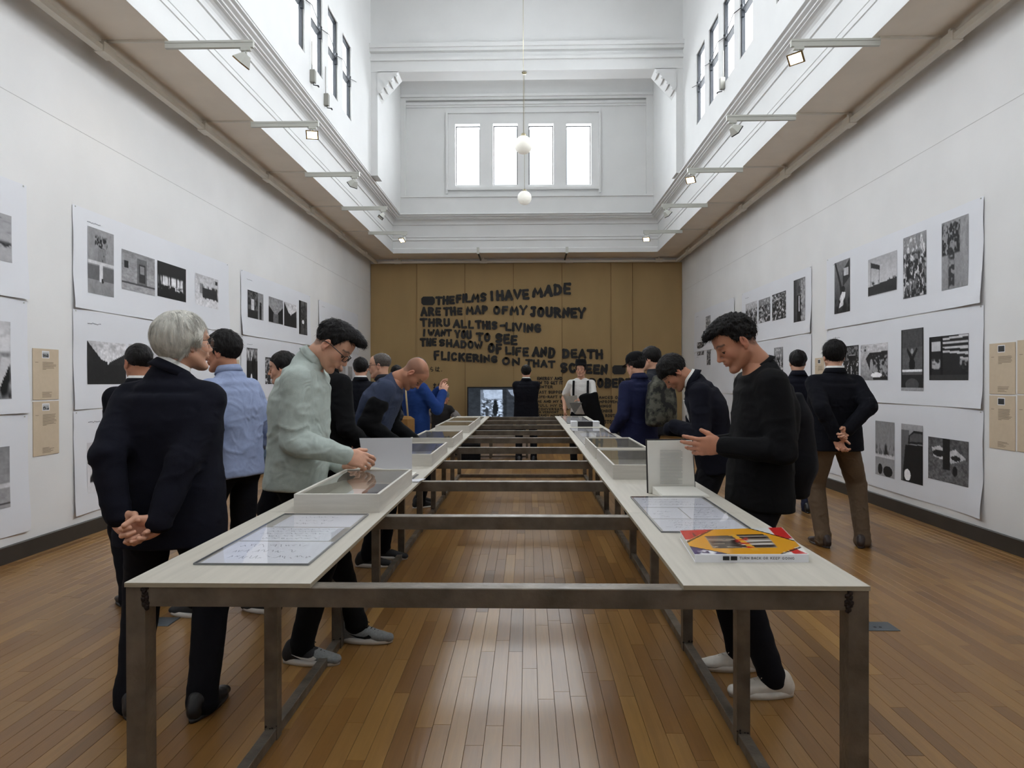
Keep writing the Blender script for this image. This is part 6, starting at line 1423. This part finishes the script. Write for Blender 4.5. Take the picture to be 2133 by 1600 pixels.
def hat_on(J, kind, m):
    O, R, s = J['O'], J['Rh'], J['hs']; T = lambda x, y, z: O + R @ (v3(x, y, z) * s); b = MB(); n = 24; V = []
    if kind == 'fedora':
        prof = [(.135, .125, .078), (.132, .128, .086), (.098, .108, .082), (.094, .104, .14), (.084, .094, .185), (.03, .05, .178), (.001, .001, .175)]
    else:
        prof = [(.092, .108, .040), (.096, .112, .045), (.093, .108, .09), (.078, .090, .125), (.045, .052, .146), (.001, .001, .150)]
    for rx_, ry_, z in prof:
        for i in range(n): a = 2 * pi * i / n; V.append(T(rx_ * cos(a), -.010 + ry_ * sin(a), z + (.012 * abs(cos(a)) ** 3 if kind == 'fedora' and z < .09 else 0)))
    F = [(k * n + i, k * n + (i + 1) % n, (k + 1) * n + (i + 1) % n, (k + 1) * n + i) for k in range(len(prof) - 1) for i in range(n)] + [tuple(range(n - 1, -1, -1))]
    b.add(V, F)
    o = b.build('hat' if kind == 'fedora' else 'cap', m, J['root'], True)
    if kind == 'cap':
        c = MB(); V = []
        for dz in (0, .006):
            for i in range(9): a = radians(20 + 140 * i / 8); V.append(T(.09 * cos(a), -.01 + .105 * sin(a), .046 + dz))
            for i in range(9): a = radians(20 + 140 * (8 - i) / 8); V.append(T(.082 * cos(a), .0 + .175 * sin(a), .030 + dz))
        c.add(V, [tuple(range(17, -1, -1)), tuple(range(18, 36))] + [(i, (i + 1) % 18, 18 + (i + 1) % 18, 18 + i) for i in range(18)]); c.build('peak', m, o, True)
    else:
        c = MB(); V = []
        for z, g in ((.088, .002), (.108, .003)):
            for i in range(n): a = 2 * pi * i / n; V.append(T((.093 + g) * cos(a), -.01 + (.103 + g) * sin(a), z))
        c.add(V, [(i, (i + 1) % n, n + (i + 1) % n, n + i) for i in range(n)]); c.build('hat_band', strapm, o, True)
felt = fab('black_felt', (20, 20, 22)); hat_on(JH, 'fedora', felt)
for q in (-1, 1):
    m = MB(); N0, R2, s = JH['N0'], JH['R2'], JH['s']; pts = [N0 + R2 @ (v3(q * .115, y, z) * s) for y, z in ((-.14, -.30), (-.118, -.12), (-.03, -.028), (.07, -.06), (.125, -.16), (.14, -.30), (.135, -.44))]
    V = []
    for p in pts: V += [p - R2[:, 0] * .018, p + R2[:, 0] * .018]
    V2 = [v + R2 @ v3(0, .006 if i > 5 else -.006, .004) for i, v in enumerate(V)]; k = len(V)
    m.add(V + V2, [(2 * i, 2 * i + 1, 2 * i + 3, 2 * i + 2) for i in range(len(pts) - 1)] + [(k + 2 * i, k + 2 * i + 2, k + 2 * i + 3, k + 2 * i + 1) for i in range(len(pts) - 1)] + [(2 * i, 2 * i + 2, k + 2 * i + 2, k + 2 * i) for i in range(len(pts) - 1)] + [(2 * i + 1, k + 2 * i + 1, k + 2 * i + 3, 2 * i + 3) for i in range(len(pts) - 1)])
    m.build('strap', strapm, JH['root'], True)
# jacket over his arm and papers in his hand
f = Field(.010); f.loft([(v3(.96, 10.93, 1.17), .15, .05), (v3(1.0, 10.92, 1.02), .14, .06), (v3(1.08, 10.92, .80), .12, .06), (v3(1.13, 10.93, .62), .09, .05)], np.eye(3), .03)
V, Q = f.mesh(); V = relax(V, Q, 2); N_ = normals(V, Q); V = V + N_ * (.018 * vnoise(V, (14, 14, 4)))[:, None]
tag(fast('folded_jacket', V, Q, blk), 'black jacket draped over the arm of the man in white', 'jacket')
e = empty('papers', (.74, 10.92, 1.05)); tag(e, 'grey folded papers held by the man in the white tee shirt', 'paper')
mk('sheet', [(-.17, 0, .10), (.04, -.02, .12), (.06, -.03, -.06), (-.10, 0, -.10), (-.17, .004, .10), (.04, -.016, .12), (.06, -.026, -.06), (-.10, .004, -.10)], [(0, 1, 2, 3), (7, 6, 5, 4), (0, 4, 5, 1), (1, 5, 6, 2), (2, 6, 7, 3), (3, 7, 4, 0)], fab('paper_grey', (150, 146, 138)), e)
mk('sheet', [(-.08, -.03, .0), (.12, -.04, .0), (.0, -.04, -.18), (-.08, -.026, .004), (.12, -.036, .004), (.0, -.036, -.176)], [(0, 1, 2), (5, 4, 3), (0, 3, 4, 1), (1, 4, 5, 2), (2, 5, 3, 0)], fab('paper_mid_grey', (110, 108, 104)), e)
# --- right side
def backpack(loc, rot, w, d, h, m, lab, name='backpack'):
    f = Field(.010); f.loft([(v3(0, 0, .02), w, d), (v3(0, 0, h * .5), w * 1.0, d * 1.1), (v3(0, 0, h * .86), w * .9, d * .9), (v3(0, 0, h), w * .6, d * .6)], np.eye(3), .02, e=3.2)
    f.ell((0, -d * .9, h * .32), (w * .75, d * .5, h * .26), None, .02)
    V, Q = f.mesh(); V = relax(V, Q, 2); N_ = normals(V, Q); V = V + N_ * (.008 * vnoise(V, 12))[:, None]
    e = empty(name, loc, radians(rot)); tag(e, lab, 'bag'); fast('bag_body', V, Q, m, e)
    mm = MB(); mm.tube([(-.02, d * .2, h), (0, d * .2, h + .04), (.02, d * .2, h)], .006, 6); mm.build('handle', strapm, e, True); return e
JC = person('person in black cap and navy jacket with a camouflage backpack', 1.085, 6.72, 34, 1.70, 'fair', 2, hair='hat', hairm=hblk, top='blazer', topm=navyj, legm=blk2, shoem=shk, hy=6, hp=14, fat=1.04, collar=(navyj, navyj),
       arms=[LP(t=(-.20, .14, .92), hint=(-.5, -1, -.2), F=(0, .6, -.8), N=(.3, .3, -1)), LP(t=(.22, .14, .95), hint=(.5, -1, -.2))])
hat_on(JC, 'cap', felt)
backpack((1.262, 6.50, .98), 30, .155, .085, .44, camo, 'camouflage backpack worn by the person in the black cap', 'backpack')
J = person('dark haired visitor directly behind the person in the black cap', 1.36, 7.45, 62, 1.79, 'fair', 2, hair='full', hairm=hblk, top='blazer', topm=charc, legm=blk2, shoem=shk, hp=8)
J4 = person('man in navy blazer and white shirt leaning down to the table', 1.27, 4.68, 80, 1.70, 'tan', 3, hair='fringe', hairm=hblk, hstr=900, hairL=.03, top='blazer', topm=navy, legm=blk2, shoem=shk, lean=10, lean2=26, hp=54, hy=6, neckf=.55, collar=(whitef, navy), fat=1.04,
       arms=[LP(t=(-.05, .27, 1.09), hint=(-.8, -.6, -.8), F=(.9, .2, 0), N=(0, -.7, -.7), hide=1), LP(t=(.05, .30, 1.06), hint=(.8, -.6, -.8), hide=1)])
m = MB(); N0, R2, s = J4['N0'], J4['R2'], J4['s']
V = []; 
for y, z in ((.115, -.10), (.142, -.22), (.14, -.36)): V += [N0 + R2 @ (v3(-.05, y, z) * s), N0 + R2 @ (v3(.05, y, z) * s)]
m.add(V + [v - R2[:, 1] * .01 for v in V], [(0, 1, 3, 2), (2, 3, 5, 4), (6, 8, 9, 7), (8, 10, 11, 9), (0, 2, 8, 6), (2, 4, 10, 8), (1, 7, 9, 3), (3, 9, 11, 5), (0, 6, 7, 1), (4, 5, 11, 10)]); m.build('shirt_front', whitef, J4['root'])
backpack((1.54, 4.74, 1.02), 80, .14, .06, .34, fab('black_nylon', (26, 26, 30)), 'black backpack on the man leaning in the navy blazer', 'backpack')
J8 = person('young man in black sweater with curly dark hair leafing through a standing book', 1.065, 3.17, 88, 1.765, 'tan', 3, hair='curly', hairm=hblk, hstr=1400, hairL=.022, top='sweater', topm=blk, legm=blk2, shoem=shw_, solem=shw_, skind='sneaker', lacem=shw_, lean=-4, lean2=8, hp=33, hy=3, neckf=.55, fat=1.06, hem=-.13, legw=1.0, collar=(blk,), stub=.5,
       feet=((-.12, -.02, 3), (.15, .05, -2)), cuff=.06,
       arms=[LP(t=(-.165, .215, 1.112), hint=(-.4, -1, -.6), F=(.1, .98, -.02), N=(.95, -.1, .1), curl=((14, 14, 8), (20, 20, 12), (28, 26, 16), (34, 30, 20)), thumb=(24, 4), spread=1.8),
             LP(t=(.02, .235, 1.10), hint=(.5, -1, -.5), F=(-.2, .95, .12), N=(.3, .2, -1), curl=((10, 14, 10), (16, 20, 14), (24, 26, 20), (34, 30, 24)), thumb=(10, 0), spread=1.4)])
f = Field(.009); f.loft([(v3(0, 0, .0), .07, .10), (v3(.0, .0, .12), .10, .13), (v3(0, 0, .34), .08, .10), (v3(-.01, 0, .46), .05, .06)], np.eye(3), .03)
V, Q = f.mesh(); V = relax(V, Q, 2); N_ = normals(V, Q); V = V + N_ * (.016 * vnoise(V, (12, 12, 8)))[:, None]
e = empty('shoulder_bag', (1.30, 3.36, .86), 0); tag(e, 'soft black shoulder bag hanging behind the man in the black sweater', 'bag'); fast('bag_body', V, Q, fab('black_nylon', (26, 26, 30)), e)
m = MB(); m.tube([(-.03, -.02, .44), (-.08, -.06, .54), (-.14, -.10, .60)], .012, 6); m.build('strap', strapm, e, True)
J = person('man in navy suit walking along the right wall, left of the man in brown trousers', 2.90, 7.4, -6, 1.74, 'fair', 2, hair='full', hairm=hblk, hstr=200, top='suit', topm=navy, legm=denim, shoem=shk, collar=(navy, navy), feet=((-.04, .22, 6), (.07, -.08, -8)), lift=(0, .0), hem=-.12,
       arms=[LP(t=(-.22, .02, .86), hint=(-.5, -1, 0)), LP(t=(.10, -.20, .92), hint=(1, -.3, 0), F=(.2, -.2, -1), N=(-.2, -1, 0), curl=(40, 45, 50, 50))])
J7 = person('man in navy blazer and brown trousers with hands behind his back', 2.52, 5.78, 4, 1.755, 'fair', 3, hair='full', hairm=hblk, hstr=1800, top='blazer', topm=ink, legm=brown, shoem=mat('shoe_brown', lin(48, 36, 34), .4), collar=(whitef, ink), fat=1.10, hem=-.13, legw=1.10,
       feet=((-.03, .04, 4), (.29, .0, -42)), hip=(.05, 0), hy=-8,
       arms=[LP(t=(-.05, -.21, .94), hint=(-.55, -.8, 0), F=(.35, -.15, -.9), N=(.1, -1, .1), curl=(34, 40, 44, 48), thumb=(30, 20)), LP(t=(.04, -.225, 1.0), hint=(.55, -.8, 0), F=(-.8, -.2, -.5), N=(-.1, -1, -.1), curl=(40, 45, 50, 54))])
cuffs(J7, 0, whitef, .008, .036); cuffs(J7, 1, whitef, .008, .036)
# --- books being read
e = empty('standing_book', (.66, 3.11, TZ)); tag(e, 'open white book standing on the right board under the reader\'s hand', 'book')
pg = mat('book_page', lin(228, 225, 216), .7, noise=.02, nscale=5)
P = [(-.112, 0, .002), (.10, .012, .002), (.088, .02, .240), (-.118, .0, .240)]; V = P + [(x, y + .012, z) for x, y, z in P]
mk('upright_pages', V, [(0, 1, 2, 3), (7, 6, 5, 4), (0, 4, 5, 1), (1, 5, 6, 2), (2, 6, 7, 3), (3, 7, 4, 0)], pg, e)
P = [(-.118, .0155, .0), (.106, .0275, .0), (.096, .036, .246), (-.124, .0155, .246)]; V = P + [(x, y + .003, z) for x, y, z in P]
mk('cover', V, [(0, 1, 2, 3), (7, 6, 5, 4), (0, 4, 5, 1), (1, 5, 6, 2), (2, 6, 7, 3), (3, 7, 4, 0)], mat('cover_dark', lin(60, 58, 58), .5), e)
P = [(-.098, -.012, .0), (.09, .0, .0), (.137, -.10, .0), (-.072, -.105, .0)]; V = [(x, y, .001) for x, y, z in P] + [(P[0][0], P[0][1], .034), (P[1][0], P[1][1], .034), (P[2][0] - .004, P[2][1] + .003, .010), (P[3][0] + .003, P[3][1] + .003, .010)]
mk('lying_pages', V, [(0, 3, 2, 1), (4, 5, 6, 7), (0, 1, 5, 4), (1, 2, 6, 5), (2, 3, 7, 6), (3, 0, 4, 7)], pg, e)
tm = mat('faint_text', lin(176, 174, 168), .8)
m = MB()
for i in range(24): z = .195 - i * .0065; x1 = .040 - .02 * random.random() * (i % 5 == 0); m.add([(-.062, -.0015 + .0022, z), (x1, .0055, z), (x1, .0055, z + .0026), (-.062, .0007, z + .0026)], [(0, 1, 2, 3)])
o = m.build('text_lines', tm, e); o['kind'] = 'stuff'; o.location = (0, -.004, 0)
e = empty('open_book', (-.74, 3.58, TZ)); tag(e, 'white open book on the left board with one leaf raised by the reader in green', 'book')
boxo('page_block', (-.13, -.12, .003), (.13, .14, .016), pg, e, .002); boxo('cover', (-.14, -.13, 0), (.14, .15, .0025), mat('cover_dark', lin(60, 58, 58), .5), e)
P = [(-.125, -.02, .075), (.128, .0, .018), (.130, -.005, .215), (-.142, -.03, .215)]; V = P + [(x, y + .004, z) for x, y, z in P]
mk('raised_leaf', V, [(0, 1, 2, 3), (7, 6, 5, 4), (0, 4, 5, 1), (1, 5, 6, 2), (2, 6, 7, 3), (3, 7, 4, 0)], mat('leaf_white', lin(216, 216, 222), .7), e)
P = [(.135, -.06, .002), (.205, -.03, .002), (.185, -.14, .002), (.140, -.14, .002)]; V = P + [(x, y, z + .003) for x, y, z in P]
mk('loose_leaf', V, [(0, 3, 2, 1), (4, 5, 6, 7), (0, 1, 5, 4), (1, 2, 6, 5), (2, 3, 7, 6), (3, 0, 4, 7)], mat('leaf_white', lin(216, 216, 222), .7), e)
